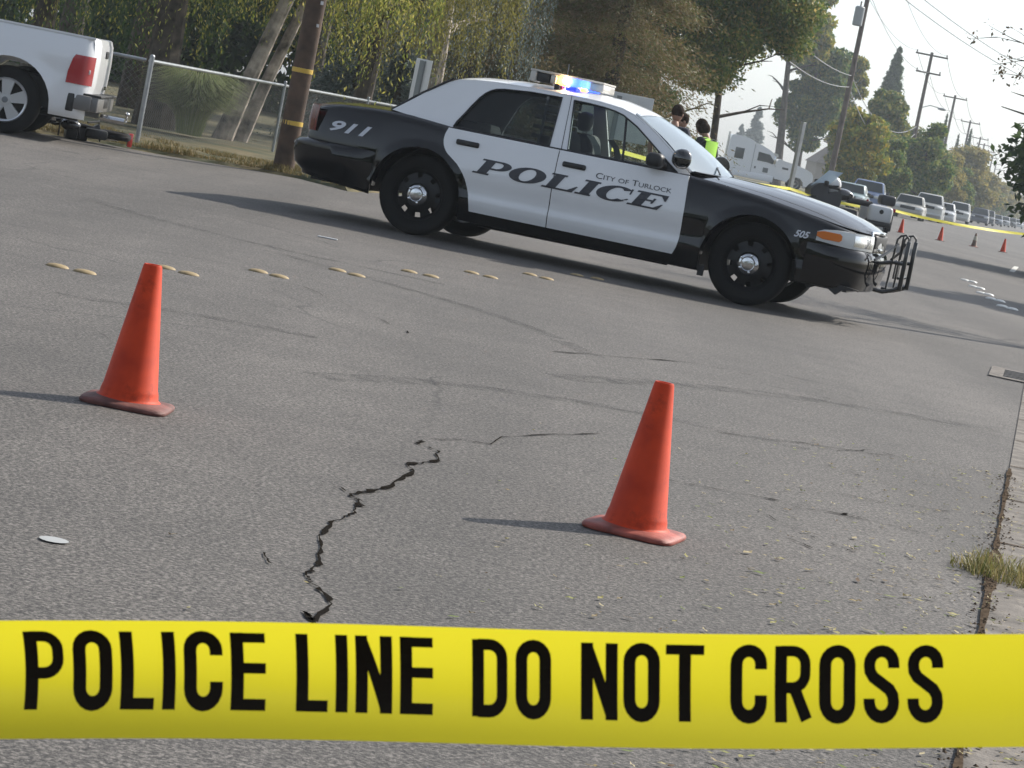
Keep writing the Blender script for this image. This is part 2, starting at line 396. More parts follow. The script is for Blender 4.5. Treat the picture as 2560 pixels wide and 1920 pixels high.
# left verge: a low grassy bank edge, from the side street round the corner and along the road
VZ = 0.07
def subdiv(e, d):
    out = []
    for (a, b) in zip(e, e[1:]):
        n = max(1, min(40, int(math.hypot(b[0]-a[0], b[1]-a[1])/d)))
        out += [(lerp(a[0], b[0], k/n), lerp(a[1], b[1], k/n)) for k in range(n)]
    return out + [e[-1]]
ed = subdiv(edge, 0.25); rr = random.Random(3)
ed = [(x+rr.uniform(-.05, .05)*(y < 60), y+rr.uniform(-.06, .06)*(y < 60)) for x, y in ed]
vb = MB()
def off(x, y): return (-.96, .28) if y > 33.5 and x > -3 else ((-.45, .88) if x < -3.7 else (-.30, .95))
vr = [[(x-off(x, y)[0]*.3, y-off(x, y)[1]*.3, rz(x, y)-0.03) for x, y in ed], [(x, y, rz(x, y)+.002) for x, y in ed]]
for d_, z_ in ((0.05, .012), (0.15, .03), (0.4, .045), (0.8, .05)): vr.append([(x+off(x, y)[0]*d_, y+off(x, y)[1]*d_, rz(x, y)*(1 if d_ < .5 else .6)+z_+rr.uniform(-.012, .012)*(y < 60)) for x, y in ed])
vb.grid(vr)
lw = bmesh.new(); lp = [(x+off(x, y)[0]*.6, y+off(x, y)[1]*.6, rz(x, y)*.7+.038) for x, y in ed] + [(-260, 900, .05), (-260, 30, .05)]
lw.faces.new([lw.verts.new(q) for q in lp]); bmesh.ops.triangulate(lw, faces=lw.faces[:]); lw.verts.index_update()
vb.add([v.co.copy() for v in lw.verts], [[v.index for v in f_.verts] for f_ in lw.faces]); lw.free()
tag(vb.build('verge', M_SOIL, smooth=50), kind='structure')
# right gutter, kerb and footpath
gu = MB()
def strip(mb, o0, z0, o1, z1, ys):
    mb.grid([[(kr(y)+o0, y, z0) for y in ys], [(kr(y)+o1, y, z1) for y in ys]])
ys = [-10 + i*2.0 for i in range(30)] + [50+i*25 for i in range(35)]
strip(gu, 0, 0.006, 0.62, 0.004, ys); tag(gu.build('gutter', M_CONC, smooth=None), kind='structure')
kb = MB(); strip(kb, 0.625, 0.0, 0.64, 0.13, ys); strip(kb, 0.64, 0.13, 0.80, 0.135, ys); strip(kb, 0.80, 0.135, 2.2, 0.14, ys); strip(kb, 2.2, 0.14, 2.21, -0.05, ys); yl = MB(); strip(yl, 2.2, 0.12, 80, 0.08, ys); tag(yl.build('lawn', M_SOIL, smooth=None), kind='structure')
tag(kb.build('pavement', M_CONC, smooth=None), kind='structure')
# expansion joints of the gutter filled with earth
M_EARTH = mat('earth', (0.085, 0.064, 0.046), 1.0, var=0.5, vscale=40, spec=0.0)
jm = MB()
for y in [3.3 + 1.52*i for i in range(14)]:
    if abs(y-8.4) < 0.6: continue
    a = (kr(y), y); jm.poly([(a[0], y, 0.009), (a[0]+0.62, y-0.05, 0.008), (a[0]+0.62, y-0.02, 0.008), (a[0], y+0.022, 0.009)])
pts = [4.0+i*0.12 for i in range(70)]
wl = [0.003+0.014*abs(noise.noise((y*2.3, 0, 3)))+0.012*abs(noise.noise((y*9, 4, 3))) + (0.012 if abs(y-8.6) < 0.5 else 0) for y in pts]
jm.grid([[(kr(y)-w*0.9, y, 0.0085) for y, w in zip(pts, wl)], [(kr(y)+w*1.3, y, 0.0095) for y, w in zip(pts, wl)]])
rr = random.Random(31)
for _ in range(800):                                     # crumbs of soil and grit along the joint
    y = 3.4 + 8.5*rr.random()**1.3; x = kr(y) + rr.gauss(0, .028+.02*abs(noise.noise((y*2, 1, 1)))); s_ = rr.uniform(.002, .008); a_ = rr.uniform(0, 6.28)
    q = [(x+s_*rr.uniform(.5, 1.1)*math.cos(a_+k*1.2566), y+s_*rr.uniform(.7, 1.5)*math.sin(a_+k*1.2566), .0098) for k in range(5)]; jm.add(q+[(x, y, .0098+s_*.7)], [(k, (k+1) % 5, 5) for k in range(5)])
tag(jm.build('gutter_joint_dirt', M_EARTH, smooth=None), kind='structure')

# ------------------------------------------------------------------ cracks in the asphalt
M_CRACK = mat('crack_shadow', (0.017, 0.015, 0.013), 1.0, spec=0.0)
def crack(pts, w0, jit, seed, rough=4, z=0.004):
    rr = random.Random(seed); P = []
    for (a, b) in zip(pts, pts[1:]):
        for k in range(rough):
            t = k/rough; P.append((lerp(a[0], b[0], t)+rr.uniform(-jit, jit), lerp(a[1], b[1], t)+rr.uniform(-jit, jit)*1.5))
    P.append(pts[-1]); mb = MB()
    ws = [w0*(0.10 + 2.5*max(0.0, noise.noise((i*0.55, seed*3.1, 0))+0.12)+.35*rr.random()) for i in range(len(P))]
    rows0 = [(p[0]-w*0.5, p[1]+w*0.3, z) for p, w in zip(P, ws)]; rows1 = [(p[0]+w*0.5, p[1]-w*0.3, z) for p, w in zip(P, ws)]
    mb.grid([rows0, rows1]); return mb
ck = MB()
cr3 = lambda L_: [tuple(gnd((1920+x/2.37)*.4, (900+y/2.37)*.4)[:2]) for x, y in L_]
main = [(-0.27, 5.4), (-0.34, 5.7), (-0.31, 5.62), (-0.30, 5.88), (-0.36, 6.06), (-0.38, 6.14), (-0.37, 6.35), (-0.40, 6.68), (-0.39, 6.96), (-0.35, 7.2), (-0.35, 7.42), (-0.385, 7.51), (-0.30, 7.77), (-0.25, 8.24), (-0.27, 8.38), (-0.19, 8.6), (-0.2, 8.86), (-0.27, 8.95), (-0.26, 9.04)]
for pts, w, j, s, rg in ((main, 0.0155, 0.007, 1, 7), ([(-0.3, 9.12), (-0.22, 9.16), (-0.13, 9.3), (-0.03, 9.33), (0.0, 9.6), (0.14, 9.92), (0.37, 10.36)], 0.007, 0.006, 2, 4),
    ([(0.61, 9.32), (0.8, 9.34), (1.03, 9.38), (1.19, 9.32), (1.5, 9.29)], 0.010, 0.008, 3, 6), ([(0.18, 13.79), (0.97, 14.9), (1.74, 14.74), (2.2, 14.26), (2.61, 13.99)], 0.012, 0.012, 4, 9),
    ([(-1.24, 14.74), (-0.79, 13.81), (-0.55, 13.15)], 0.007, 0.02, 5, 8), ([(0.92, 8.9), (1.01, 8.65), (1.09, 8.5), (1.17, 8.42)], 0.008, 0.012, 6, 5), ([(1.12, 9.9), (1.5, 10.0), (1.72, 10.1)], 0.006, 0.01, 7, 6),
    ([(0.9, 11.3), (1.3, 11.6), (1.75, 11.8)], 0.006, 0.012, 8, 6), ([(-1.62, 10.4), (-1.4, 10.0), (-1.2, 9.8)], 0.006, 0.012, 9, 6), ([(0.05, 4.05), (0.18, 3.9), (0.3, 3.75)], 0.014, 0.008, 10, 5),
    (cr3([(0, 825), (200, 885), (480, 920), (700, 975), (900, 1030)]), .012, .008, 12, 6), (cr3([(330, 765), (600, 830), (850, 900), (1080, 950)]), .009, .008, 13, 6), (cr3([(300, 615), (550, 690), (900, 785)]), .009, .008, 14, 6), (cr3([(90, 470), (400, 540), (620, 535), (850, 600)]), .009, .01, 15, 6),
    (cr3([(0, 155), (400, 240), (800, 330), (1100, 400), (1400, 470)]), .016, .008, 16, 7), (cr3([(140, 1070), (330, 1145), (560, 1235), (680, 1270)]), .010, .006, 17, 6), (cr3([(230, 1190), (400, 1230)]), .008, .006, 18, 5), ([(-.38, 6.14), (-.47, 6.2), (-.5, 6.32)], .008, .006, 19, 5), ([(-.35, 7.42), (-.42, 7.6), (-.5, 7.66)], .008, .006, 20, 5)):
    c_ = crack(pts, w, j, s, rg); ck.add(c_.v, c_.f)
tag(ck.build('road_crack', M_CRACK, smooth=None), kind='structure')

# faint dark rubber marks left by turning cars
def mark_mat():
    m, n, b = nt('rubber_mark'); b.inputs['Base Color'].default_value = (0.02, 0.02, 0.02, 1); b.inputs['Roughness'].default_value = 0.8
    tc = n.nodes.new('ShaderNodeTexCoord'); z = n.nodes.new('ShaderNodeTexNoise'); z.inputs['Scale'].default_value = 7; z.inputs['Detail'].default_value = 6; n.links.new(tc.outputs['Object'], z.inputs['Vector'])
    r = n.nodes.new('ShaderNodeValToRGB'); e = r.color_ramp.elements; e[0].position = .38; e[0].color = (0, 0, 0, 1); e[1].position = .75; e[1].color = (.42, .42, .42, 1)
    n.links.new(z.outputs[0], r.inputs[0]); n.links.new(r.outputs[0], b.inputs['Alpha']); return m
tm_ = MB()
for pts, w in (([(-.75, 10.4), (-.35, 11.0), (.1, 11.35), (.6, 11.5), (1.3, 11.4)], .16), ([(-1.7, 17.2), (-.9, 16.4), (-.1, 15.4), (.4, 14.0)], .14), ([(-3.2, 19.0), (-2.6, 18.2), (-1.7, 17.6), (-.4, 17.3)], .15), ([(.2, 12.4), (.9, 13.4), (1.7, 14.1), (2.6, 14.4)], .2), ([(-2.0, 11.6), (-1.5, 11.9), (-.9, 12.0)], .16)):
    P = smooth_tab(pts, 8); v2, f2 = strip2(P, w); tm_.add([(x, y, .0022) for x, y in v2], f2)
tag(tm_.build('tyre_mark', mark_mat(), smooth=None), kind='structure')

# ------------------------------------------------------------------ storm drain in the gutter
M_IRON = mat('cast_iron', (0.10, 0.095, 0.09), 0.6, metal=0.3, var=0.2, vscale=20)
d = thing('storm_drain', 'concrete storm drain inlet with slotted iron grate in the right gutter', 'storm drain', (3.86, 19.75, 0.0), -math.atan(KD))
f = MB(); f.box((-0.37, 0, 0.004), (0.1, 1.25, 0.016)); f.box((0.37, 0, 0.004), (0.1, 1.25, 0.016)); f.box((0, 0.56, 0.0035), (0.64, 0.14, 0.015)); f.box((0, -0.56, 0.0035), (0.64, 0.14, 0.015))
f.build('frame', M_CONC, d, smooth=None)
f = MB(); f.poly([(-0.32, -0.5, 0.0072), (0.32, -0.5, 0.0072), (0.32, 0.5, 0.0072), (-0.32, 0.5, 0.0072)]); f.build('pit', M_CRACK, d, smooth=None)
f = MB()
for i in range(7): f.box((0, -0.48+i*0.16, 0.009), (0.64, 0.05, 0.006))
f.build('grate', M_IRON, d, smooth=None)

# ------------------------------------------------------------------ raised pavement markers
M_YEL = mat('yellow_ceramic', (0.27, 0.20, 0.10), 0.7, var=0.25, vscale=25)
M_WHT = mat('white_ceramic', (0.62, 0.61, 0.57), 0.4, var=0.15, vscale=25)
def dome(): 
    b = MB(); b.lathe([(0.0, 0.020), (0.02, 0.0195), (0.035, 0.016), (0.045, 0.010), (0.05, 0.003), (0.051, 0.0)], n=20); return b
ym = [(-2.27, 12.95), (-2.13, 12.93), (-1.92, 14.16), (-1.78, 14.07), (-1.54, 15.22), (-1.41, 15.14), (-1.2, 16.62), (-1.07, 16.5), (-0.82, 17.88), (-0.67, 17.85), (-0.44, 19.15), (-0.3, 19.06), (-0.03, 20.41), (0.1, 20.29), (0.34, 21.68), (0.51, 21.75)]
ordn = ['first', 'second', 'third', 'fourth', 'fifth', 'sixth', 'seventh', 'eighth', 'ninth', 'tenth', 'eleventh', 'twelfth']
d0 = None
for i, (x, y) in enumerate(ym):
    lab = '%s dot of the %s pair of yellow road markers counted from the left' % ('left' if i % 2 == 0 else 'right', ordn[i//2])
    if d0 is None: d0 = o = dome().build('road_marker_dot', M_YEL, smooth=50)
    else: o = d0.copy(); col.objects.link(o)
    o.location = (x, y, 0.001); o.scale = (1.15, 1.0, 0.75); tag(o, lab, 'road marker', 'yellow raised road markers in pairs')
wmk = [(6.97, 44.26), (7.08, 44.14), (6.67, 41.44), (6.74, 41.19), (6.39, 38.87), (6.49, 38.8), (6.25, 37.11), (6.33, 36.85), (6.04, 34.89), (6.12, 34.59)]
w0 = None
for i, (x, y) in enumerate(sorted(wmk, key=lambda p: p[1])):
    lab = '%s nearest of the white road marker dots behind the push bumper at right' % ordn[i] if i else 'nearest of the white road marker dots at the right edge'
    if w0 is None: w0 = o = dome().build('road_marker_dot', M_WHT, smooth=50)
    else: o = w0.copy(); col.objects.link(o)
    o.location = (x, y, 0.001); o.scale = (1.6, 1.6, 1.3); tag(o, lab, 'road marker', 'white raised road markers at right')
# white scrap on the road behind the dots, a pale spot and the lane line far right
sc = MB(); sc.rbox((0, 0, 0.006), (0.15, 0.03, 0.01), 0.004, 1); o = sc.build('litter', mat('white_paper', (0.6, 0.6, 0.6), 0.7)); o.location = (-1.55, 19.85, 0); tag(o, 'thin white scrap lying on the asphalt below the rear wheel', 'litter')
pt = MB(); pt.lathe([(0.0, 0.0), (0.018, 0.0), (0.034, -0.0005)], n=14); o = pt.build('paint_spot', mat('pale_grey_spot', (0.33, 0.34, 0.34), 0.8), smooth=None); o.location = (-0.94, 5.95, 0.0045); tag(o, kind='structure')
ln = MB(); ln.poly([(10.3, 59.6, 0.004), (10.42, 59.6, 0.004), (11.9, 67.6, 0.004), (11.78, 67.6, 0.004)]); tag(ln.build('road_marking', mat('road_paint', (0.55, 0.54, 0.5), 0.7, var=0.2), smooth=None), kind='structure')

# ------------------------------------------------------------------ weed tuft, fallen leaves
M_WEED = leafmat('weed_blades', [(0.10, 0.12, 0.03), (0.22, 0.20, 0.07), (0.34, 0.27, 0.13), (0.16, 0.18, 0.05)], 0.3)
def blades(mb, cx, cy, rx, ry, n, hmin, hmax, rr, z=0.0, w=0.005, lean=0.5):
    for _ in range(n):
        a = rr.uniform(0, 6.283); q = math.sqrt(rr.random()); x, y = cx+rx*q*math.cos(a), cy+ry*q*math.sin(a)
        h_ = rr.uniform(hmin, hmax); b_ = rr.uniform(0, 6.283); l = h_*rr.uniform(0.1, lean); dx, dy = l*math.cos(b_), l*math.sin(b_); wx, wy = -w*math.sin(b_), w*math.cos(b_)
        mb.add([(x-wx, y-wy, z), (x+wx, y+wy, z), (x+wx*0.8+dx*0.4, y+wy*0.8+dy*0.4, z+h_*0.6), (x-wx*0.8+dx*0.4, y-wy*0.8+dy*0.4, z+h_*0.6), (x+dx, y+dy, z+h_)], [(0, 1, 2, 3), (3, 2, 4)])
t = MB(); rr = random.Random(4)
blades(t, 1.66, 8.52, 0.12, 0.20, 420, 0.02, 0.085, rr, w=0.0022, lean=1.1); blades(t, 1.60, 8.62, 0.10, 0.12, 160, 0.01, 0.05, rr, w=0.002, lean=1.5); blades(t, 1.76, 8.3, 0.10, 0.12, 140, 0.015, 0.05, rr, w=0.002, lean=1.2)
o = t.build('weed_tuft', M_WEED, smooth=None, fix=False); tag(o, 'tuft of half dry grass growing from the gutter joint at right', 'weed')
lf = MB(); rr = random.Random(11)
def leaf(mb, x, y, s, rr, z=0.006):
    a = rr.uniform(0, 6.283); ca, sa = math.cos(a)*s, math.sin(a)*s; k = rr.uniform(0.22, 0.4); h1 = rr.uniform(0.1, 0.5)*s
    P = [(-1, 0, 0), (-0.3, k, h1*0.6), (0.4, k*0.8, h1*0.3), (1, 0, h1), (0.4, -k*0.8, 0), (-0.3, -k, h1*0.3)]
    mb.add([(x+p[0]*ca-p[1]*sa, y+p[0]*sa+p[1]*ca, z+p[2]) for p in P], [(0, 1, 5), (1, 2, 4, 5), (2, 3, 4)])
for _ in range(1900):
    y = 3.0 + 9.0*rr.random()**1.5; off = -abs(rr.gauss(0, 0.5)) if rr.random() < 0.6 else rr.uniform(0, 0.3)
    x = kr(y)+off; leaf(lf, x, y, rr.uniform(0.006, 0.018), rr, 0.006 if off < 0 else 0.012)
for _ in range(130):
    y = 3.0 + 8*rr.random(); x = rr.uniform(-0.15*y, kr(y)-0.3)
    if x > 0: leaf(lf, x, y, rr.uniform(0.006, 0.015), rr)
for _ in range(120): leaf(lf, rr.uniform(.0, .95), rr.uniform(3.4, 4.4), rr.uniform(.010, .027), rr)
for _ in range(60): yy = rr.uniform(5.0, 9.0); leaf(lf, kr(yy)-abs(rr.gauss(0, .35)), yy, rr.uniform(.014, .026), rr)
for x, y, s in ((-0.72, 6.3, 0.02), (1.2, 7.9, 0.022), (1.31, 7.72, 0.022), (1.38, 7.4, 0.018), (0.30, 3.92, 0.028), (0.45, 3.95, 0.03), (0.62, 3.9, 0.028), (0.8, 4.0, 0.03)): leaf(lf, x, y, s, rr)
M_FALL = leafmat('fallen_leaf', [(0.26, 0.18, 0.08), (0.38, 0.34, 0.13), (0.12, 0.17, 0.03), (0.42, 0.35, 0.20), (0.11, 0.065, 0.035)], 0.15)
tag(lf.build('fallen_leaves', M_FALL, smooth=None, fix=False), 'small dry leaves scattered on the asphalt and gutter at lower right', 'leaves', kind='stuff')

# ------------------------------------------------------------------ traffic cones
def cone_mat():
    m, n, b = nt('orange_rubber'); L = n.links.new
    tc = n.nodes.new('ShaderNodeTexCoord'); z = n.nodes.new('ShaderNodeTexNoise'); z.inputs['Scale'].default_value = 9; z.inputs['Detail'].default_value = 6; L(tc.outputs['Object'], z.inputs['Vector'])
    r = n.nodes.new('ShaderNodeValToRGB'); e = r.color_ramp.elements; e[0].position = 0.3; e[0].color = (0.46, 0.034, 0.007, 1); e[1].position = 0.62; e[1].color = (0.68, 0.060, 0.010, 1)
    sm_n = n.nodes.new('ShaderNodeTexNoise'); sm_n.inputs['Scale'].default_value = 6; sm_n.inputs['Detail'].default_value = 9; sm_n.inputs['Roughness'].default_value = .75; L(tc.outputs['Object'], sm_n.inputs['Vector'])
    sr_ = n.nodes.new('ShaderNodeValToRGB'); q = sr_.color_ramp.elements; q[0].position = .53; q[0].color = (1, 1, 1, 1); q[1].position = .68; q[1].color = (.45, .38, .36, 1); L(sm_n.outputs[0], sr_.inputs[0])
    mm = n.nodes.new('ShaderNodeMix'); mm.data_type = 'RGBA'; mm.blend_type = 'MULTIPLY'; mm.inputs[0].default_value = 1; L(z.outputs[0], r.inputs[0]); L(r.outputs[0], mm.inputs[6]); L(sr_.outputs[0], mm.inputs[7])
    L(mm.outputs[2], b.inputs['Base Color']); b.inputs['Roughness'].default_value = 0.55; b.inputs['Specular IOR Level'].default_value = 0.25
    tr = n.nodes.new('ShaderNodeBsdfTranslucent'); L(r.outputs[0], tr.inputs[0]); mx = n.nodes.new('ShaderNodeMixShader'); mx.inputs[0].default_value = 0.12
    L(b.outputs[0], mx.inputs[1]); L(tr.outputs[0], mx.inputs[2]); L(mx.outputs[0], n.nodes['Material Output'].inputs[0]); return m
M_CONE = cone_mat()
M_CBASE = mat('scuffed_orange_base', (0.27, 0.060, 0.040), 0.6, var=0.45, vscale=14, bump=0.3, bscale=40)
M_CBASE2 = mat('dirty_orange_base', (0.13, 0.045, 0.035), 0.7, var=0.5, vscale=14, bump=0.3, bscale=40)
def cone(label, loc, rz, base_m, group=None):
    t = thing('traffic_cone', label, 'traffic cone', loc, rz, group)
    c = MB(); k = 0.457
    c.lathe([(0.104, 0.024), (0.098, 0.028), (0.094, 0.032), (0.0915, 0.05), (0.0905, 0.052), (0.0895, 0.058), (0.0875, 0.0605), (0.030, k-0.006), (0.0275, k), (0.0215, k), (0.020, k-0.012), (0.083, 0.05)], n=40)
    c.build('cone_body', M_CONE, t, smooth=60)
    b = MB(); N = 40; rows = []
    for s, z in ((0.139, 0.002), (0.141, 0.009), (0.137, 0.016), (0.118, 0.020), (0.098, 0.026)):
        row = []
        for i in range(N):
            a = 2*math.pi*i/N; ca, sa = math.cos(a), math.sin(a)
            p = 6 if s > 0.13 else (4 if s > 0.11 else 2); q = (abs(ca)**p + abs(sa)**p)**(-1/p)
            row.append((s*q*ca, s*q*sa, z + (0.004*math.cos(3*a+1) if s > 0.14 and z > 0.01 else 0)))
        rows.append(row)
    b.grid(rows, True); b.build('cone_base', base_m, t, smooth=50)
    return t
c1 = cone('orange traffic cone with a dirty dark base, the left one in the foreground', (-1.186, 8.4625, 0), R(-1), M_CBASE2, 'orange traffic cones in the foreground')
c2 = cone('orange traffic cone with a scuffed pink base, in the foreground right of the long crack', (0.4407, 7.889, 0), R(-16), M_CBASE, 'orange traffic cones in the foreground')
far = [(11.48, 88.05, 'faded orange traffic cone on the far road, nearest the parked motorcycle'), (12.79, 88.04, 'bright orange red traffic cone on the far road, second from the motorcycle'), (14.21, 89.94, 'dark traffic cone with a pale collar on the far road'), (15.32, 90.67, 'orange traffic cone on the far road, rightmost of its line')]
for i, (x, y, l) in enumerate(far):
    o = dup(c1 if i != 2 else c2, (x, y, 0), R(7*i), l, 'orange traffic cones across the far road', 1.0)
    if i == 2:
        for ch in o.children:
            if ch.name.startswith('cone_body'):
                ch.data = ch.data.copy(); ch.data.materials[0] = mat('grimy_cone', (0.14, 0.075, 0.045), 0.6, var=0.5, vscale=9)
                k = MB(); k.lathe([(0.068, 0.22), (0.044, 0.36), (0.046, 0.36), (0.07, 0.22)], n=24); k.build('collar', mat('pale_collar', (0.45, 0.42, 0.32), 0.5), o)

# ------------------------------------------------------------------ the barrier tape across the foreground
def tape_mat():
    m, n, b = nt('yellow_plastic_film'); L = n.links.new
    c = (0.72, 0.62, 0.02, 1)
    tc = n.nodes.new('ShaderNodeTexCoord'); z = n.nodes.new('ShaderNodeTexNoise'); z.inputs['Scale'].default_value = 5; z.inputs['Detail'].default_value = 3; L(tc.outputs['Object'], z.inputs['Vector'])
    b.inputs['Base Color'].default_value = c; b.inputs['Roughness'].default_value = 0.28
    bp = n.nodes.new('ShaderNodeBump'); bp.inputs['Strength'].default_value = 0.12; bp.inputs['Distance'].default_value = 0.02; L(z.outputs[0], bp.inputs['Height']); L(bp.outputs[0], b.inputs['Normal'])
    tr = n.nodes.new('ShaderNodeBsdfTranslucent'); tr.inputs[0].default_value = (0.82, 0.73, 0.03, 1); mx = n.nodes.new('ShaderNodeMixShader'); mx.inputs[0].default_value = 0.5
    L(b.outputs[0], mx.inputs[1]); L(tr.outputs[0], mx.inputs[2]); L(mx.outputs[0], n.nodes['Material Output'].inputs[0]); return m
YL, YR = 1.705, 1.80
TL, TR_, BL, BR = Vector((-.1725, 1, -.2232))*YL, Vector((.2074, 1, -.1516))*YR, Vector((-.1644, 1, -.2682))*YL, Vector((.2165, 1, -.1938))*YR
def tape_pt(s, t, off=0.0):
    a, b = TL.lerp(TR_, s), BL.lerp(BR, s)
    p = a.lerp(b, t)
    depth = 0.018 - 0.012*max(0, min(1, s)); bulge = 1-(2*t-1)**2
    p = p + Vector((0, depth*bulge + 0.003*math.sin(s*5+1), 0.0015*math.sin(s*7.0)))
    p.z += CAM_H; p.y -= off
    return p
tp = thing('barrier_tape', 'yellow police line tape stretched across the foreground with black capitals', 'barrier tape', (0, 0, 0))
b = MB(); ss = [-5 + 13*i/325 for i in range(326)]
b.grid([[tape_pt(s, j/14) for s in ss] for j in range(15)]); b.build('tape_strip', tape_mat(), tp, smooth=80, fix=False)
M_PRINT = mat('black_print', (0.014, 0.010, 0.007), 0.7, spec=0.1)
words = [('POLICE', 40, 548), ('LINE', 613, 908), ('DO', 993, 1165), ('NOT', 1230, 1500), ('CROSS', 1558, 2032)]
def put_word(wd, x0, x1, sh):
    pr = MB()
    gl = [gothic(c) for c in wd]; gap = 0.11 if wd != 'NOT' else 0.08; tot = sum(g_[1] for g_ in gl) + gap*(len(gl)-1); x = 0
    for strokes, w in gl:
        for k, (v2, f2) in enumerate(strokes):
            bm = bmesh.new(); vs = [bm.verts.new((p[0]+x, p[1], 0)) for p in v2]
            for q in f2: bm.faces.new([vs[i] for i in q])
            for i in range(1, 8): bmesh.ops.bisect_plane(bm, geom=bm.verts[:]+bm.edges[:]+bm.faces[:], plane_co=(0, i/8, 0), plane_no=(0, 1, 0))
            bm.verts.index_update()
            def mp(vx, vy):
                s = sh + (x0 + (x1-x0)*vx/tot)/2212; t = 0.784 - 0.678*vy
                return tape_pt(s, t, 0.0006+0.0002*k)
            pr.add([mp(v.co.x, v.co.y) for v in bm.verts], [[v.index for v in f_.verts] for f_ in bm.faces]); bm.free()
        x += w+gap
    pr.build('printed_word', M_PRINT, tp, smooth=None, fix=False)
for sh in (0,):
    for wd, x0, x1 in words: put_word(wd, x0, x1, sh)
# ================================================================== the police car
P_BLACK = mat('black_car_paint', (0.004, 0.004, 0.005), 0.06, ior=1.5)
P_WHITE = mat('white_car_paint', (0.74, 0.74, 0.74), 0.3, coat=0.6, var=0.03, vscale=2)
P_MATTE = mat('matte_black_plastic', (0.012, 0.012, 0.013), 0.5)
P_RUB = mat('tyre_rubber', (0.007, 0.007, 0.0075), 0.85, spec=0.25, bump=0.2, bscale=80)
P_STEEL = mat('black_steel_wheel', (0.007, 0.007, 0.008), 0.42, spec=0.35)
P_CHROME = mat('worn_chrome', (0.62, 0.62, 0.62), 0.16, metal=1.0, bump=0.25, bscale=35)
P_LENS = mat('clear_lens', (0.50, 0.52, 0.53), 0.12, coat=1.0)
P_LENS2 = mat('lens_reflector', (0.75, 0.76, 0.77), 0.15, metal=0.8)
P_AMBER = mat('amber_lens', (0.62, 0.16, 0.02), 0.18, coat=1.0)
P_RED = mat('red_lens', (0.12, 0.006, 0.006), 0.15, coat=1.0)
P_GLASS = glassmat('window_glass', (0.76, 0.83, 0.81))
P_DARKGL = glassmat('dark_window_glass', (0.46, 0.52, 0.52))
P_WSGL = glassmat('windscreen_glass', (0.55, 0.66, 0.66), ior=2.1, sky_sheen=0.30)
P_INT = mat('dark_interior', (0.02, 0.022, 0.026), 0.8)
P_SEAT = mat('grey_seat_cloth', (0.10, 0.105, 0.11), 0.85)
P_BELT = mat('pale_webbing', (0.42, 0.42, 0.38), 0.8)
CARX, CARY, CARYAW = 0.50677, 23.38745, 0.238771
PL = smooth_tab([(2.41, 0.0), (2.405, .22), (2.39, .40), (2.36, .56), (2.31, .69), (2.23, .79), (2.12, .865), (1.95, .915), (1.7, .945), (1.2, .965), (.6, .972), (0., .975), (-.6, .975), (-1.2, .97), (-1.7, .955), (-2.1, .93), (-2.35, .89), (-2.5, .82), (-2.57, .72), (-2.61, .5), (-2.62, .25), (-2.63, 0.)], 8)
INS = [(.18, .085), (.24, .05), (.30, .022), (.36, .004), (.41, 0.), (.44, .012), (.5, .012), (.58, .002), (.64, .0), (.70, .006), (.76, .016), (.85, .034), (.93, .055), (1.0, .08), (1.1, .12)]
ZT = [(2.41, .772), (2.3, .782), (2.13, .803), (1.87, .845), (1.48, .905), (1.1, .945), (.82, .965), (.7, .962), (-.3, .962), (-1.25, .966), (-1.5, .985), (-1.65, .995), (-1.8, .998), (-2.04, .99), (-2.3, .97), (-2.5, .94), (-2.63, .91)]
ZC = [(.7, 1.02), (.8, 1.02), (1.2, 1.01), (1.46, 1.0), (1.72, .975), (1.99, .935), (2.19, .885), (2.30, .845), (2.37, .81), (2.42, .785)]
ZD = [(-1.6, 1.03), (-2.0, 1.028), (-2.3, 1.01), (-2.5, .985), (-2.58, .955), (-2.63, .92)]
WX, WZ, ARCH = 1.456, 0.345, 0.405
def plan_y(x):
    for (x0, y0), (x1, y1) in zip(PL, PL[1:]):
        if x1 <= x <= x0: return lerp(y0, y1, (x0-x)/(x0-x1) if x0 > x1 else 0)
    return 0.0
def inset(x, z, rnd_=True):
    i = interp(INS, z); zt = interp(ZT, x)
    if rnd_:
        u = max(0, min(1, (z-(zt-.075))/.075)); i += 0.05*(1-math.sqrt(max(0, 1-u*u)))
    return i
def side_y(x, z, off=0.0, flat=True):
    y = plan_y(x) - inset(x, z, not flat) + off
    for wx in (WX, -WX):                                   # wheel-arch lips
        d_ = math.hypot(x-wx, z-WZ)
        if ARCH-0.02 < d_ < ARCH+0.07: y += 0.016*(1-abs(d_-ARCH-0.01)/0.06) if d_ < ARCH+0.07 else 0
    return y
def nrm(i):
    a, b = PL[max(0, i-1)], PL[min(len(PL)-1, i+1)]; t = Vector((b[0]-a[0], b[1]-a[1])); t.normalize()
    return Vector((-t.y, t.x)) if False else Vector((t.y, -t.x))*-1
def zb_of(x, base=.21):
    z = base
    for wx in (WX, -WX):
        if abs(x-wx) < ARCH: z = max(z, WZ + math.sqrt(max(0, ARCH**2-(x-wx)**2)))
    if x < -1.86: z = max(z, lerp(.27, .33, min(1, (-1.86-x)/.7)))
    if x > 1.86: z = max(z, .29)
    return z
pc = thing('police_car', 'black and white police sedan parked across the road with its light bar flashing', 'police car', (CARX, CARY, 0), -CARYAW)
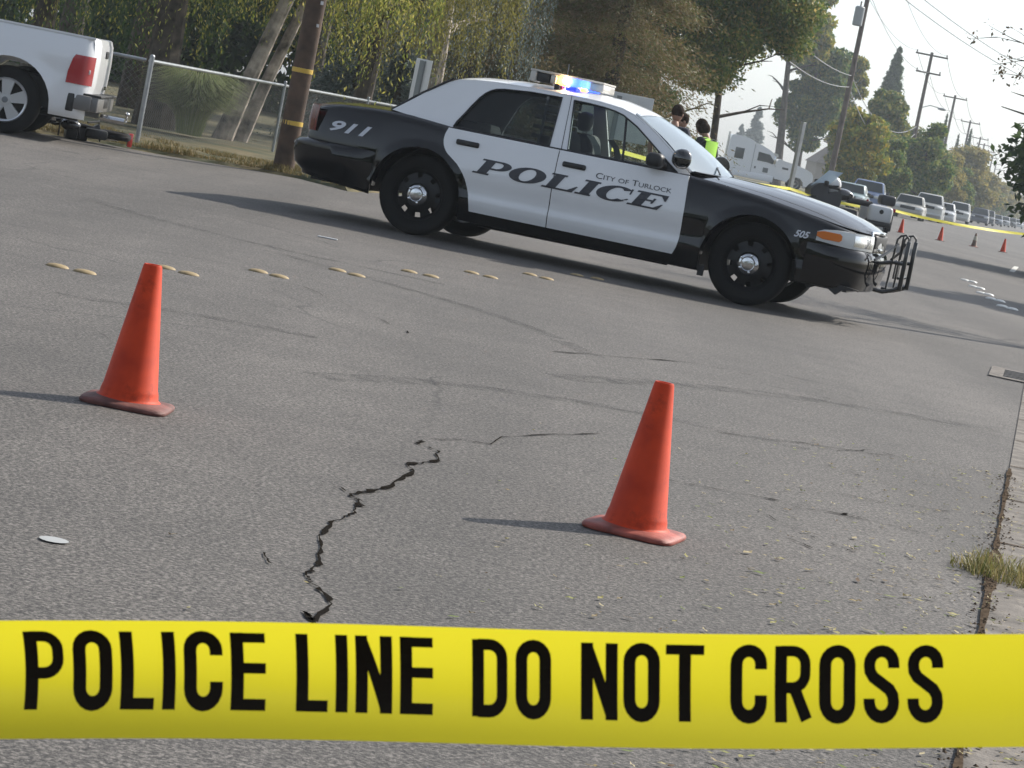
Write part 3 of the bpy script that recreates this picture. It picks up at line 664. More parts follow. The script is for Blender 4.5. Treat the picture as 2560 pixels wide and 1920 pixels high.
# ---- body shell (dense stations so that the arches come out round)
xs = set()
for wx in (WX, -WX):
    for k in range(0, 25): xs.add(round(wx + ARCH*math.cos(math.pi*k/24), 4))
st = [(p[0], p[1]) for p in PL if p[1] < 0.80 and True]
front = [p for p in PL if p[0] > 2.0]; back = [p for p in PL if p[0] < -2.2]
midx = sorted(list(xs) + [1.97-0.06*i for i in range(0, 69)], reverse=True)
midx = [x for x in midx if -2.2 <= x <= 2.0]
stations = [(p[0], p[1]) for p in front] + [(x, plan_y(x)) for x in midx] + [(p[0], p[1]) for p in back]
def st_norm(i):
    a, b = stations[max(0, i-1)], stations[min(len(stations)-1, i+1)]
    t = Vector((b[0]-a[0], b[1]-a[1])).normalized(); return Vector((t.y, -t.x)) * (-1 if True else 1)
NR = 18
def wall_rows(sgn):
    rows = []
    for i, (x, y) in enumerate(stations):
        n_ = st_norm(i)
        if n_.y < 0 and y > 0.3: n_ = -n_
        if y <= 0.3: n_ = Vector((1, 0)) if x > 0 else Vector((-1, 0))
        zt, zb = interp(ZT, x), zb_of(x); row = []
        for k in range(NR+1):
            t = k/NR; z = zb + (zt-zb)*t
            if k > NR-5: z = zt - 0.075*((NR-k)/5)**1.0 if zt-0.075*((NR-k)/5) > zb else z
            ins = inset(x, z) - 0.0
            lip = 0
            for wx in (WX, -WX):
                dd = math.hypot(x-wx, z-WZ)
                if dd < ARCH+0.07: lip = max(lip, 0.016*(1-abs(dd-ARCH)/0.07))
            q = (x - n_.x*(ins-lip), y - n_.y*(ins-lip))
            row.append((q[0], sgn*q[1], z))
        rows.append(row)
    return rows
b = MB()
for s in (1, -1): b.grid(wall_rows(s))
# wheel-arch return lips
for s in (1, -1):
    for wx in (WX, -WX):
        b.grid([[(wx+ARCH*math.cos(math.pi*k/24), s*(side_y(wx+ARCH*math.cos(math.pi*k/24), WZ+ARCH*math.sin(math.pi*k/24))-e*0.16), WZ+ARCH*math.sin(math.pi*k/24)) for k in range(25)] for e in (0, 1)])
body = b.build('body', P_BLACK, pc, smooth=40)
# ---- hood and boot lid
def top_panel(x0, x1, n, zc, name):
    mb = MB(); rows = []
    for i in range(n+1):
        x = lerp(x0, x1, i/n); zt = interp(ZT, x); ye = max(0.02, plan_y(x) - inset(x, zt)); c_ = interp(zc, x)
        rows.append([(x, ye*(-1+2*k/28), zt + 0.001 + (c_-zt)*(1-abs(-1+2*k/28)**2.3) + 0.006*max(0, 1-abs(abs(ye*(-1+2*k/28))-0.36)/0.05)*(1 if x > 0 else 0)) for k in range(29)])
    mb.grid(rows); return mb.build(name, P_BLACK, pc, smooth=40)
hood = top_panel(.74, 2.405, 40, ZC, 'hood'); boot = top_panel(-1.60, -2.62, 22, ZD, 'boot_lid')
for s in (1, -1):
    hs = MB(); row0, row1 = [], []
    for i in range(25):
        x = lerp(.86, 2.28, i/24); zt = interp(ZT, x); ye = plan_y(x)-inset(x, zt); yy = min(.735, ye-0.02); c_ = interp(ZC, x)
        f_ = lambda q: zt+0.0035+(c_-zt)*(1-abs(q/ye)**2.3)
        row0.append((x, s*yy, f_(yy))); row1.append((x, s*(yy-0.009), f_(yy-0.009)))
    hs.grid([row0, row1]); hs.build('hood_gap', P_MATTE, hood, smooth=None)
# ---- underbody and wheel housings
u = MB(); u.box((0.03, 0, .30), (2.0, 1.5, .20)); u.box((2.02, 0, .36), (.5, 1.3, .18)); u.box((-2.2, 0, .40), (.55, 1.4, .22)); u.box((0.3, 0, .225), (.9, .5, .05))
u.tube([(-1.0, -0.4, .2), (0.7, -0.4, .21)], .035, 8); u.build('underbody', P_MATTE, pc, smooth=None)
for wx, s in ((WX, 1), (WX, -1), (-WX, 1), (-WX, -1)):
    w = MB(); w.grid([[(wx+ARCH*1.0*math.cos(math.pi*k/16), s*y, WZ+ARCH*math.sin(math.pi*k/16)) for k in range(17)] for y in (0.5, 0.8)])
    w.poly([(wx+ARCH*math.cos(math.pi*k/16), s*0.5, WZ+ARCH*math.sin(math.pi*k/16)) for k in range(17)])
    w.build('wheel_housing', P_MATTE, pc, smooth=None)
# ---- doors (both sides)
RD_L = [(.298, -.953), (.36, -.962), (.435, -.981), (.50, -1.007), (.561, -1.035), (.615, -1.074), (.668, -1.122), (.705, -1.175), (.745, -1.235), (.775, -1.263), (.811, -1.283), (.85, -1.293), (.883, -1.295), (.92, -1.289), (.957, -1.277)]
FD_R = [(.300, .826), (.324, .838), (.37, .855), (.426, .863), (.55, .862), (.693, .857), (.80, .848), (.90, .838), (.957, .832)]
seam = lambda z: lerp(-.268, -.290, (z-.3)/.66)
def door(name, fl, fr, s):
    mb = MB(); rows = []; nz, nx = 30, 16
    for i in range(nz+1):
        z = lerp(.300, .958, i/nz); a, c_ = fl(z), fr(z)
        rows.append([(lerp(a, c_, k/nx), s*(side_y(lerp(a, c_, k/nx), z, .005)), z) for k in range(nx+1)])
    mb.grid(rows)
    # turned edge all round so the panel reads as a skin with thickness
    ring = [r for r in rows[0]] + [r[-1] for r in rows[1:]] + rows[-1][::-1][1:] + [r[0] for r in rows[::-1][1:-1]]
    mb.grid([ring + [ring[0]], [(p[0], p[1]-s*0.03, p[2]) for p in ring] + [(ring[0][0], ring[0][1]-s*0.03, ring[0][2])]])
    return mb.build(name, P_WHITE, pc, smooth=40)
doors = {}
for s in (-1, 1):
    doors['r', s] = door('rear_door', lambda z: interp(RD_L, z), lambda z: seam(z)-.004, s)
    doors['f', s] = door('front_door', lambda z: seam(z)+.004, lambda z: interp(FD_R, z), s)
    for k, x, z0 in (('r', -1.077, .857), ('f', -.134, .851)):
        h_ = MB(); y = s*(side_y(x, z0, .012)); h_.rbox((x, y, z0), (.205, .03, .046), .02, 3); h_.build('handle', P_MATTE, doors[k, s])
# ---- white A-pillar foot / cowl sides and white front wing top by the windscreen
# ---- greenhouse: pillars with window openings, as a tilted panel
def gy(z): return lerp(.835, .615, (z-.955)/.47)
OUT = [(.838, .957), (.80, .985), (.72, 1.045), (.60, 1.135), (.45, 1.240), (.33, 1.315), (.22, 1.372), (.10, 1.405), (-.10, 1.424), (-.40, 1.430), (-.70, 1.428), (-1.0, 1.416), (-1.2, 1.398), (-1.34, 1.375), (-1.45, 1.325), (-1.58, 1.225), (-1.70, 1.12), (-1.83, 1.012), (-1.70, .998), (-1.5, .982), (-1.275, .957)]
W_R = [(-1.262, .975), (-1.247, 1.02), (-1.205, 1.095), (-1.165, 1.175), (-1.12, 1.253), (-1.085, 1.298), (-1.046, 1.330), (-1.0, 1.353), (-.93, 1.366), (-.70, 1.386), (-.428, 1.393), (-.405, .972)]
W_F = [(-.318, 1.388), (-.18, 1.386), (-.052, 1.379), (.05, 1.366), (.13, 1.345), (.272, 1.272), (.42, 1.170), (.568, 1.065), (.66, 1.000), (.712, .968), (-.245, .970)]
def curve_fill(loops):
    cu = bpy.data.curves.new('fill', 'CURVE'); cu.dimensions = '2D'; cu.fill_mode = 'BOTH'; cu.extrude = 0.0
    for lp in loops:
        sp_ = cu.splines.new('POLY'); sp_.points.add(len(lp)-1); sp_.use_cyclic_u = True
        for p, q in zip(sp_.points, lp): p.co = (q[0], q[1], 0, 1)
    ob = bpy.data.objects.new('fill', cu); col.objects.link(ob); dg = bpy.context.evaluated_depsgraph_get(); dg.update()
    me = bpy.data.meshes.new_from_object(ob.evaluated_get(dg)); v = [(p.co.x, p.co.y) for p in me.vertices]; f = [tuple(p.vertices) for p in me.polygons]
    col.objects.unlink(ob); bpy.data.objects.remove(ob); bpy.data.curves.remove(cu); bpy.data.meshes.remove(me); return v, f
fv, ff = curve_fill([OUT, W_R, W_F])
for s in (-1, 1):
    p = MB(); p.add([(x, s*gy(z), z) for x, z in fv], ff); p.add([(x, s*(gy(z)-.045), z) for x, z in fv], ff)
    for lp in (OUT, W_R, W_F):
        q = lp+[lp[0]]; p.grid([[(x, s*gy(z), z) for x, z in q], [(x, s*(gy(z)-.045), z) for x, z in q]])
    pil = p.build('pillar_frame', P_WHITE, pc, smooth=35)
    for nm, lp in (('rear_side_window', W_R), ('front_side_window', W_F)):
        w = MB(); w.poly([(x, s*(gy(z)-.022), z) for x, z in lp]); wo_ = w.build(nm, P_DARKGL if lp is W_R else P_GLASS, pc, smooth=None)
        t = MB(); q = lp+[lp[0], lp[1]]; t.tube([(x, s*(gy(z)+.002), z) for x, z in q], .0075, 6); t.build('window_seal', P_MATTE, wo_)
    t = MB(); t.tube([(-1.262, s*(gy(.957)+.012), .962), (-.29, s*(gy(.957)+.016), .961), (.72, s*(gy(.957)+.012), .962)], .010, 6); t.build('belt_moulding', P_MATTE, pc)
    # quarter glass bar of the front and rear doors (door glass run) and black mirror sail
    t = MB(); t.tube([(.155, s*(gy(1.34)-.016), 1.335), (.195, s*(gy(1.15)-.016), 1.15), (.235, s*(gy(.96)-.016), .962)], .011, 6)
    t.build('window_divider', P_MATTE, pc)
    t = MB(); sail = [(.50, .970), (.712, .968), (.66, 1.002), (.568, 1.067)]; t.prism(sail, lambda x, z: (x, s*(gy(z)-.004), z), lambda x, z: (x, s*(gy(z)-.02), z)); t.build('mirror_sail', P_MATTE, pc, smooth=None)
    t = MB(); t.grid([[(-.354, s*(gy(1.425)+.002), 1.425), (-.349, s*(gy(1.425)+.002), 1.425)], [(-.302, s*(gy(.96)+.002), .962), (-.296, s*(gy(.96)+.002), .962)]]); t.build('door_gap', P_MATTE, pc, smooth=None)
# ---- roof
ZR = [(-1.46, 1.372), (-1.40, 1.405), (-1.2, 1.445), (-.9, 1.472), (-.5, 1.487), (-.2, 1.49), (0, 1.478), (.2, 1.437), (.29, 1.408), (.31, 1.395)]
OT = sorted([p for p in OUT if p[1] > 1.30])
r_ = MB(); rows = []
for i in range(41):
    x = lerp(-1.455, .305, i/40); ze = interp(OT, max(-1.40, min(.24, x))); ye = gy(ze); zc = max(interp(ZR, x), ze+0.004)
    ze2 = min(ze, zc-0.004); row = []
    for k in range(25):
        a = -1+2*k/24; row.append((x - (0.05*(a*a) if x > .1 else (-0.06*a*a if x < -1.3 else 0))*min(1, max(0, (x-.1)/.2 if x > 0 else (-1.3-x)/.15)), ye*a*1.002, ze2 + (zc-ze2)*(1-abs(a)**2.6)))
    rows.append(row)
r_.grid(rows); roof = r_.build('roof', P_WHITE, pc, smooth=50)
# drip channel line above the doors
for s in (-1, 1):
    t = MB(); t.tube([(x, s*(gy(z)+.001), z-.012) for x, z in [p for p in OUT if p[1] > 1.30 and -1.2 < p[0] < .40][::1]], .0045, 6); t.build('drip_seam', mat('seam_grey', (0.10, 0.10, 0.11), 0.6), roof)
# ---- windscreen and rear glass
def glass_sheet(name, base, top, m, bow):
    mb = MB(); rows = []
    for i in range(9):
        t_ = i/8; rows.append([tuple(Vector(base(a)).lerp(Vector(top(a)), t_) + Vector((bow*math.sin(math.pi*t_), 0, 0.5*abs(bow)*math.sin(math.pi*t_)))) for a in [-1+2*k/16 for k in range(17)]])
    mb.grid(rows); return mb.build(name, m, pc, smooth=60)
ws = glass_sheet('windscreen', lambda a: (1.02-.21*a*a, .79*a, .985+.03*(1-a*a)), lambda a: (.29-.06*a*a, .615*a, 1.403-.028*a*a), P_WSGL, .035)
rg = glass_sheet('rear_window', lambda a: (-1.97+.13*a*a, .76*a, 1.022+.005*(1-a*a)-.012*a*a), lambda a: (-1.44+.06*a*a, .62*a, 1.385-.01*a*a), P_DARKGL, -.03)
for s in (-1, 1):
    t = MB(); t.tube([(-1.85, s*.775, 1.008), (-1.72, s*.745, 1.115), (-1.59, s*.705, 1.222), (-1.45, s*.665, 1.33), (-1.39, s*.645, 1.372)], .011, 6); t.build('glass_trim', P_MATTE, rg)
    t = MB(); t.tube([(.82, s*.80, .995), (.72, s*.775, 1.058), (.60, s*.735, 1.145), (.45, s*.69, 1.248), (.33, s*.655, 1.322), (.23, s*.625, 1.378)], .011, 6); t.build('windscreen_trim', P_WHITE, ws)
t = MB(); t.grid([[(1.0-.2*a*a+dx, .78*a, z) for a in [-1+2*k/12 for k in range(13)]] for dx, z in ((-.03, .985), (.05, 1.005), (.10, 1.0))]); t.build('cowl_panel', P_MATTE, pc)
t = MB()
for y0, y1 in ((-.55, .05), (.1, .62)): t.tube([(1.02, y0, 1.015), (.93, (y0+y1)/2, 1.065), (.90, y1, 1.07)], .008, 5)
t.build('wiper', P_MATTE, ws)
# ---- bumpers
def perim(sel, zs_off, name, m, parent=pc, both=True):
    mb = MB()
    for s in ((1, -1) if both else (both,)):
        rows = []
        for i, (x, y) in enumerate(stations):
            if not sel(x): continue
            n_ = st_norm(i)
            if n_.y < 0 and y > 0.3: n_ = -n_
            if y <= 0.3: n_ = Vector((1, 0)) if x > 0 else Vector((-1, 0))
            rows.append([(x+n_.x*o_, s*(y+n_.y*o_), z) for z, o_ in zs_off(x)])
        mb.grid(rows)
    return mb.build(name, m, parent, smooth=40)
def fb(x):
    k = min(1, max(0, (x-1.87)/.25)); return [(.285, -.06), (.30, -.01), (.36, .02*k), (.45, .04*k), (.54, .045*k), (.60, .035*k), (.625, .015*k), (.632, -.03)]
perim(lambda x: x > 1.865, fb, 'front_bumper', P_BLACK)
def rb(x):
    k = min(1, max(0, (-1.86-x)/.3)); zb = lerp(.275, .345, min(1, (-1.86-x)/.75)) if x < -1.86 else .275
    return [(zb, -.05), (zb+.03, .01*k), (.42, .07*k), (.52, .095*k), (.60, .09*k), (.63, .06*k), (.642, -.02)]
perim(lambda x: x < -1.865, rb, 'rear_bumper', P_BLACK)
for s in (1, -1):
    t = MB(); t.prism([(1.93, .29), (1.96, .245), (2.02, .275), (2.13, .28), (2.20, .24), (2.25, .285), (2.38, .31), (2.2, .33), (1.95, .33)], lambda x, z: (x, s*.80, z), lambda x, z: (x, s*.70, z)); t.build('lower_valance', P_MATTE, pc, smooth=None)
# ---- lights
def lamp_strip(x0, y_end, zf, off, name, m, parent=pc, front_=True):
    made = None
    for s in (-1, 1):
        mb = MB(); rows = []
        for i, (x, y) in enumerate(stations):
            if (x > x0 if front_ else x < x0) and y >= y_end:
                n_ = st_norm(i); n_ = -n_ if n_.y < 0 else n_
                z0, z1 = zf(x); rows.append([(x+n_.x*o_, s*(y+n_.y*o_), z) for z, o_ in ((z0, -.02), (z0+.004, off), (lerp(z0, z1, .5), off+.004), (z1-.006, off-.004), (z1, -.03))])
        mb.grid(rows); o = mb.build(name, m, parent if not isinstance(parent, dict) else parent[s], smooth=35)
        made = made or {}; made[s] = o
    return made
hl = lamp_strip(1.935, .43, lambda x: (lerp(.650, .628, min(1, (x-1.935)/.3)), interp([(1.935, .695), (1.99, .748), (2.13, .764), (2.41, .768)], x)), .004, 'headlight', P_LENS)
for s in (-1, 1):
    pass
lamp_strip(2.26, .47, lambda x: (.650, .750), .0065, 'reflector', P_LENS2, hl)
def amber(s):
    mb = MB(); rows = []
    for i, (x, y) in enumerate(stations):
        if 1.96 <= x <= 2.175 and y > .5:
            n_ = st_norm(i); n_ = -n_ if n_.y < 0 else n_; e = min(1, (x-1.955)/.03, (2.185-x)/.03)
            z0, z1 = .702-.034*e, .706+.030*e; rows.append([(x+n_.x*o_, s*(y+n_.y*o_), z) for z, o_ in ((z0, .004), (z0+.004, .0125), (z1-.004, .0125), (z1, .004))])
    mb.grid(rows); return mb.build('turn_signal', P_AMBER, hl[s], smooth=35)
for s in (-1, 1): amber(s)
tl = lamp_strip(-2.44, .42, lambda x: (.705, .935), .006, 'tail_light', P_RED, pc, False)
# ---- grille
t = MB(); t.rbox((2.375, 0, .715), (.05, .78, .12), .02, 3); t.build('grille', P_MATTE, pc)
t = MB()
for z in (.655, .79): t.tube([(2.405-.05*(a*a), .43*a, z) for a in [-1+k/6 for k in range(13)]], .014, 8)
for s in (-1, 1): t.tube([(2.37, s*.43, .655), (2.372, s*.44, .72), (2.355, s*.43, .79)], .014, 8)
t.build('grille_surround', mat('chrome_trim', (0.75, 0.75, 0.75), 0.12, metal=1.0), pc)
# ---- push bumper
t = MB(); PB = mat('push_bar_black', (0.012, 0.012, 0.012), 0.32, coat=0.4)
for s in (-1, 1):
    y = s*.28
    t.rbox((2.655, y, .57), (.036, .04, .42), .01, 2)
    t.tube([(2.655, y, .76), (2.65, y, .80), (2.62, y, .826), (2.58, y, .812), (2.556, y, .78), (2.548, y, .60), (2.543, y, .36), (2.56, y, .32)], .009, 8)
    t.tube([(2.655, y, .385), (2.60, y, .355), (2.52, y, .325), (2.44, y, .33)], .018, 8); t.tube([(2.655, y, .585), (2.55, y, .585), (2.43, y, .55)], .016, 8)
    t.tube([(2.60, y, .82), (2.60, y*.9, .60), (2.60, y*.9, .40)], .007, 6)
for z in (.46,): t.tube([(2.625, -.28, z), (2.625, .28, z)], .012, 8)
for s in (-1, 1): t.tube([(2.57, s*.28, .74), (2.52, s*.45, .66), (2.44, s*.60, .58)], .012, 6)
t.build('push_bumper', PB, pc)
t = MB(); t.rbox((2.57, 0, .525), (.012, .32, .16), .004, 1); t.build('licence_plate_mount', P_MATTE, pc)
# ---- mirrors and spotlight
for s in (-1, 1):
    t = MB(); t.rbox((.545, s*1.00, 1.03), (.15, .17, .125), .05, 4); t.tube([(.585, s*.83, .995), (.565, s*.93, 1.01)], .035, 10); t.build('door_mirror', P_MATTE, pc, smooth=60)
    t = MB(); D_ = Vector((.60, -s*.80, 0)).normalized(); o_ = Vector((.745, s*.895, 1.085))
    t.lathe([(0, -.085), (.03, -.083), (.062, -.066), (.08, -.034), (.086, 0), (.086, .02), (.08, .03), (0, .032)], along(o_, D_), 24)
    t.tube([(.64, s*.765, 1.08), (.70, s*.85, 1.085)], .013, 8); t.build('spotlight', mat('spot_black', (0.006, 0.006, 0.006), 0.08, coat=1.0), pc, smooth=50)
# ---- wheels
def wheel(wx, s):
    M = Mx((wx, s*.855, WZ), (R(-90) if s > 0 else R(90), 0, 0))
    t = MB(); t.lathe([(.222, -.19), (.30, -.2), (.335, -.185), (.345, -.15), (.345, -.03), (.336, -.005), (.315, .008), (.285, .006), (.245, -.005), (.224, -.018), (.222, -.19)], M, 48)
    ty = t.build('tyre', P_RUB, pc, smooth=45)
    t = MB(); rows = []
    for r_0, h_0 in ((.224, -.015), (.218, -.022), (.205, -.045), (.190, -.06), (.150, -.055), (.115, -.03), (.09, -.03), (.0, -.03)):
        rows.append([(r_0*math.cos(2*math.pi*k/48), r_0*math.sin(2*math.pi*k/48), h_0) for k in range(48)])
    t.grid(rows, True, M, skip=lambda i, k: i == 3 and (k % 6) in (0, 1)); t.lathe([(.222, -.19), (.208, -.15), (.2, -.06)], M, 48)
    t.build('steel_rim', P_STEEL, ty, smooth=40)
    t = MB(); t.lathe([(.100, -.035), (.101, -.005), (.096, .008), (.078, .024), (.05, .034), (.02, .037), (0, .038)], M, 36)
    t.lathe([(.062, .0305), (.058, .036), (.054, .0345)], M, 36)
    for k in range(5):
        a = 2*math.pi*k/5; t.lathe([(.013, 0), (.011, .012), (.006, .014), (0, .014)], M @ Matrix.Translation((.072*math.cos(a), .072*math.sin(a), .022)), 8)
    t.build('hub_cap', P_CHROME, ty, smooth=50)
for wx in (WX, -WX):
    for s in (-1, 1): wheel(wx, s)
for s in (-1, 1):
    t = MB(); t.box((1.08, s*.88, .215), (.05, .03, .09)); t.build('jacking_flap', P_MATTE, pc, smooth=None)
# ---- interior
t = MB(); t.box((-.3, 0, .33), (2.3, 1.6, .04)); t.box((.78, 0, .80), (.5, 1.45, .25)); t.box((.60, 0, .93), (.22, 1.4, .08)); t.box((-1.45, 0, .93), (.7, 1.4, .03)); t.box((-1.15, 0, .72), (.12, 1.45, .45))
t.build('cabin_trim', P_INT, pc, smooth=None)
for y in (-.40, .40):
    t = MB(); t.rbox((-.05, y, .56), (.5, .5, .18), .07, 3); t.rbox((-.32, y, .83), (.16, .48, .62), .07, 3, rot=Matrix.Rotation(R(-14), 3, 'Y')); se = t.build('front_seat', P_SEAT, pc, smooth=60)
    t = MB(); t.rbox((-.43, y, 1.235), (.11, .25, .17), .05, 3); t.tube([(-.41, y-.06, 1.1), (-.43, y-.06, 1.2)], .008, 6); t.tube([(-.41, y+.06, 1.1), (-.43, y+.06, 1.2)], .008, 6); t.build('headrest', mat('grey_headrest', (0.20, 0.21, 0.22), 0.8), se, smooth=60)
    t = MB(); t.grid([[(-.18+.02*i+.05*math.sin(i), y+.0-.18*(.6-i*.12), 1.12-.07*i) for i in range(7)], [(-.13+.02*i+.05*math.sin(i), y+.04-.18*(.6-i*.12), 1.125-.07*i) for i in range(7)]]); t.build('seat_belt', P_BELT, se, smooth=None)
t = MB(); t.rbox((-.98, 0, .55), (.5, 1.35, .2), .07, 3); t.rbox((-1.25, 0, .80), (.16, 1.35, .5), .06, 3, rot=Matrix.Rotation(R(-18), 3, 'Y')); t.build('rear_bench', P_INT, pc, smooth=60)
t = MB(); t.box((-.55, 0, .75), (.02, 1.35, .6))
for i in range(4): t.box((-.55, 0, 1.10+i*.07), (.022, 1.3, .012))
for i in range(3): t.box((-.55, -.62+i*.62, 1.2), (.02, .02, .36))
t.build('prisoner_partition', mat('partition_metal', (0.12, 0.13, 0.13), 0.5), pc, smooth=None)
t = MB()
for i in range(4): t.box((-.80, .705, 1.03+i*.085), (.34, .01, .035))
t.build('window_bars', mat('bar_metal', (0.20, 0.22, 0.20), 0.5), pc, smooth=None)
Ms = Mx((.28, .40, .98), (0, R(-65), 0)); t = MB(); t.tube([Ms @ Vector((.185*math.cos(2*math.pi*k/20), .185*math.sin(2*math.pi*k/20), 0)) for k in range(21)], .014, 6)
t.build('steering_wheel', P_INT, pc, smooth=60)
# ---- roof light bar: chevron of lamp pods on a pale base
lb = MB()
CREAM = mat('light_bar_shell', (0.50, 0.48, 0.44), 0.35); lbroot = None
lb.prism([(-.185, -.24), (-.185, .24), (-.30, .42), (-.60, .52), (-.775, .52), (-.775, .32), (-.50, .22), (-.50, -.22), (-.775, -.32), (-.775, -.52), (-.60, -.52), (-.30, -.42)], lambda x, y: (x, y, 1.575), lambda x, y: (x, y, 1.590))
lbar = lb.build('light_bar', CREAM, pc, smooth=None)
def pod(nm, x, y, sx, sy, z0, z1, m, rz=0.0, r=0.012):
    t = MB(); t.rbox((0, 0, (z0+z1)/2), (sx, sy, z1-z0), r, 2); o = t.build(nm, m, lbar, smooth=45); o.location = (x, y, 0); o.rotation_euler = (0, 0, rz); return o
E_AMB = mat('amber_flash', (0.8, 0.3, 0.05), 0.2, emit=(1.0, 0.36, 0.06), estr=7)
E_WHT = mat('white_flash', (0.8, 0.8, 0.8), 0.2, emit=(1.0, 0.70, 0.38), estr=110)
E_BLU = mat('blue_flash', (0.05, 0.10, 0.8), 0.2, emit=(0.05, 0.13, 1.0), estr=3)
E_SKY = mat('pale_blue_flash', (0.3, 0.6, 0.9), 0.2, emit=(0.20, 0.50, 1.0), estr=0.9)
DRED = mat('unlit_red_lens', (0.20, 0.02, 0.015), 0.15, coat=1.0)
DBLU = mat('blue_lens', (0.01, 0.03, 0.40), 0.12, coat=1.0, emit=(0.02, 0.05, 0.9), estr=0.7)
for s in (-1, 1):
    y = s*.42
    pod('end_cap', -.745, y, .055, .20, 1.485, 1.576, CREAM)
    pod('speaker_grille', -.655, y, .115, .17, 1.490, 1.570, P_MATTE)
    pod('alley_lamp', -.568, y, .052, .17, 1.496, 1.572, mat('alley_lens', (0.42, 0.40, 0.35), 0.2, coat=1.0))
    pod('red_lamp', -.515, y, .075, .16, 1.446, 1.498, DRED)
    pod('amber_lamp', -.500, s*.40, .07, .14, 1.500, 1.572, E_AMB)
    pod('blue_lamp', -.405, s*.40, .10, .16, 1.455, 1.500, DBLU)
    pod('blue_flasher', -.405, s*.38, .10, .14, 1.502, 1.573, E_BLU)
    pod('pale_lamp', -.322, s*.33, .06, .14, 1.506, 1.573, E_SKY)
    t = MB(); t.sphere((0, 0, 0), .024, 12, 8); o = t.build('flash_bulb', E_WHT, lbar); o.location = (-.462, s*.475, 1.54)
pod('front_cover', -.245, 0, .12, .46, 1.502, 1.574, mat('front_lens', (0.62, 0.60, 0.56), 0.25, coat=0.5))
for s in (-1, 1): pod('roof_foot', -.52, s*.50, .05, .05, 1.425, 1.50, P_MATTE)
t = MB(); t.tube([(-1.07, -.1, 1.46), (-1.07, -.1, 1.50), (-1.07, -.1, 1.66)], [.012, .005, .003], 6); t.build('antenna', P_MATTE, roof)
t = MB(); t.tube([(-.62, .2, 1.48), (-.63, .2, 1.70)], [.004, .003], 6); t.build('antenna', mat('grey_antenna', (0.3, 0.3, 0.3), 0.4), roof)
# ---- lettering on the flanks
P_DECAL = mat('dark_decal', (0.018, 0.018, 0.026), 0.35); P_SILV = mat('silver_decal', (0.55, 0.56, 0.60), 0.35)
def flank(s, off):
    return lambda x, z: (x, s*(side_y(x, z, off)), z)
for s in (-1, 1):
    word = 'POLICE'; gl = [serif(c) for c in word]; gp = 0.10; tot = sum(g_[1] for g_ in gl)+gp*5; X0, X1, Z0, Z1, SH = (-.985, .650, .631, .760, .078)
    x = 0; mbd = {'r': MB(), 'f': MB()}
    for ch, (strokes, w) in zip(word, gl):
        for k, (v2, f2) in enumerate(strokes):
            bm = bmesh.new(); vs = [bm.verts.new((p[0]+x, p[1], 0)) for p in v2]
            for q in f2: bm.faces.new([vs[i] for i in q])
            for i in range(1, 6): bmesh.ops.bisect_plane(bm, geom=bm.verts[:]+bm.edges[:]+bm.faces[:], plane_co=(0, i/6, 0), plane_no=(0, 1, 0))
            bm.verts.index_update(); P3 = []
            for v in bm.verts:
                u_ = v.co.x/tot; X = lerp(X0, X1, u_) + SH*v.co.y
                if s > 0: X = -.20 - (X+.20) + 0.0
                Z = lerp(Z0, Z1, v.co.y); P3.append((X, s*side_y(X, Z, .0085+.0004*k), Z))
            mbd['r' if (ch in 'POL' and s < 0) or (ch in 'ICE' and s > 0) else 'f'].add(P3, [[v.index for v in f_.verts] for f_ in bm.faces]); bm.free()
        x += w+gp
    for k in 'rf': mbd[k].build('lettering', P_DECAL, doors[k, s], smooth=None, fix=False)
    v2, f2 = text_mesh('City of Turlock', caps=True); w = max(p[0] for p in v2)
    xa, xb = .068, .722
    def cm(a, b_): 
        X = lerp(xa, xb, a/w) if s < 0 else lerp(xb, xa, a/w); Z = lerp(.788, .836, b_); return (X, s*side_y(X, Z, .0085), Z)
    letter_obj('city_name', v2, f2, cm, P_DECAL, doors['f', s], 3)
    for txt, xa_, xb_, z0, z1, nm in (('911', -2.325, -1.94, .735, .830, 'emergency_number'), ('505', 1.792, 1.918, .646, .704, 'unit_number')):
        v2, f2 = text_mesh(txt, shear=0.35, bold=0.028); w2 = max(p[0] for p in v2)
        def nm_(a, b_, xa_=xa_, xb_=xb_, z0=z0, z1=z1, w2=w2):
            X = lerp(xa_, xb_, a/w2) if s < 0 else lerp(xb_, xa_, a/w2); Z = lerp(z0, z1, b_); return (X, s*side_y(X, Z, .006), Z)
        letter_obj(nm, v2, f2, nm_, P_SILV, body, 4)
# ================================================================== poles, wires, fence, signs
M_POLE = mat('creosoted_wood', (0.070, 0.043, 0.028), 0.9, var=0.5, vscale=5, bump=0.5, bscale=14)
M_POLEF = mat('weathered_pole_wood', (0.11, 0.085, 0.07), 0.9, var=0.3, vscale=3)
M_GALV = mat('galvanised_steel', (0.30, 0.32, 0.33), 0.38, metal=0.6, var=0.15, vscale=12)
M_GREY = mat('transformer_grey', (0.30, 0.32, 0.33), 0.5)
M_GLZ = mat('insulator_brown', (0.05, 0.03, 0.025), 0.3)
M_WIRE = mat('wire_grey', (0.10, 0.10, 0.105), 0.6)
M_CABLE = mat('cable_light', (0.24, 0.24, 0.24), 0.5)
M_YBAND = mat('yellow_band', (0.55, 0.36, 0.05), 0.5)
p = thing('utility_pole', 'dark wooden utility pole with two yellow bands behind the police car boot', 'utility pole', (-3.17, 31.95, -0.02), 0)
t = MB(); t.tube([(0, 0, -.2), (0.01, 0, 1), (.03, 0, 5), (.04, 0, 12.2)], [.130, .122, .112, .09], 20); t.build('shaft', M_POLE, p)
for z in (.60, 1.23):
    t = MB(); t.lathe([(.120, -.028), (.1265, -.025), (.1265, .025), (.120, .028)], Mx((.010, 0, z)), 20); t.build('yellow_band', M_YBAND, p)
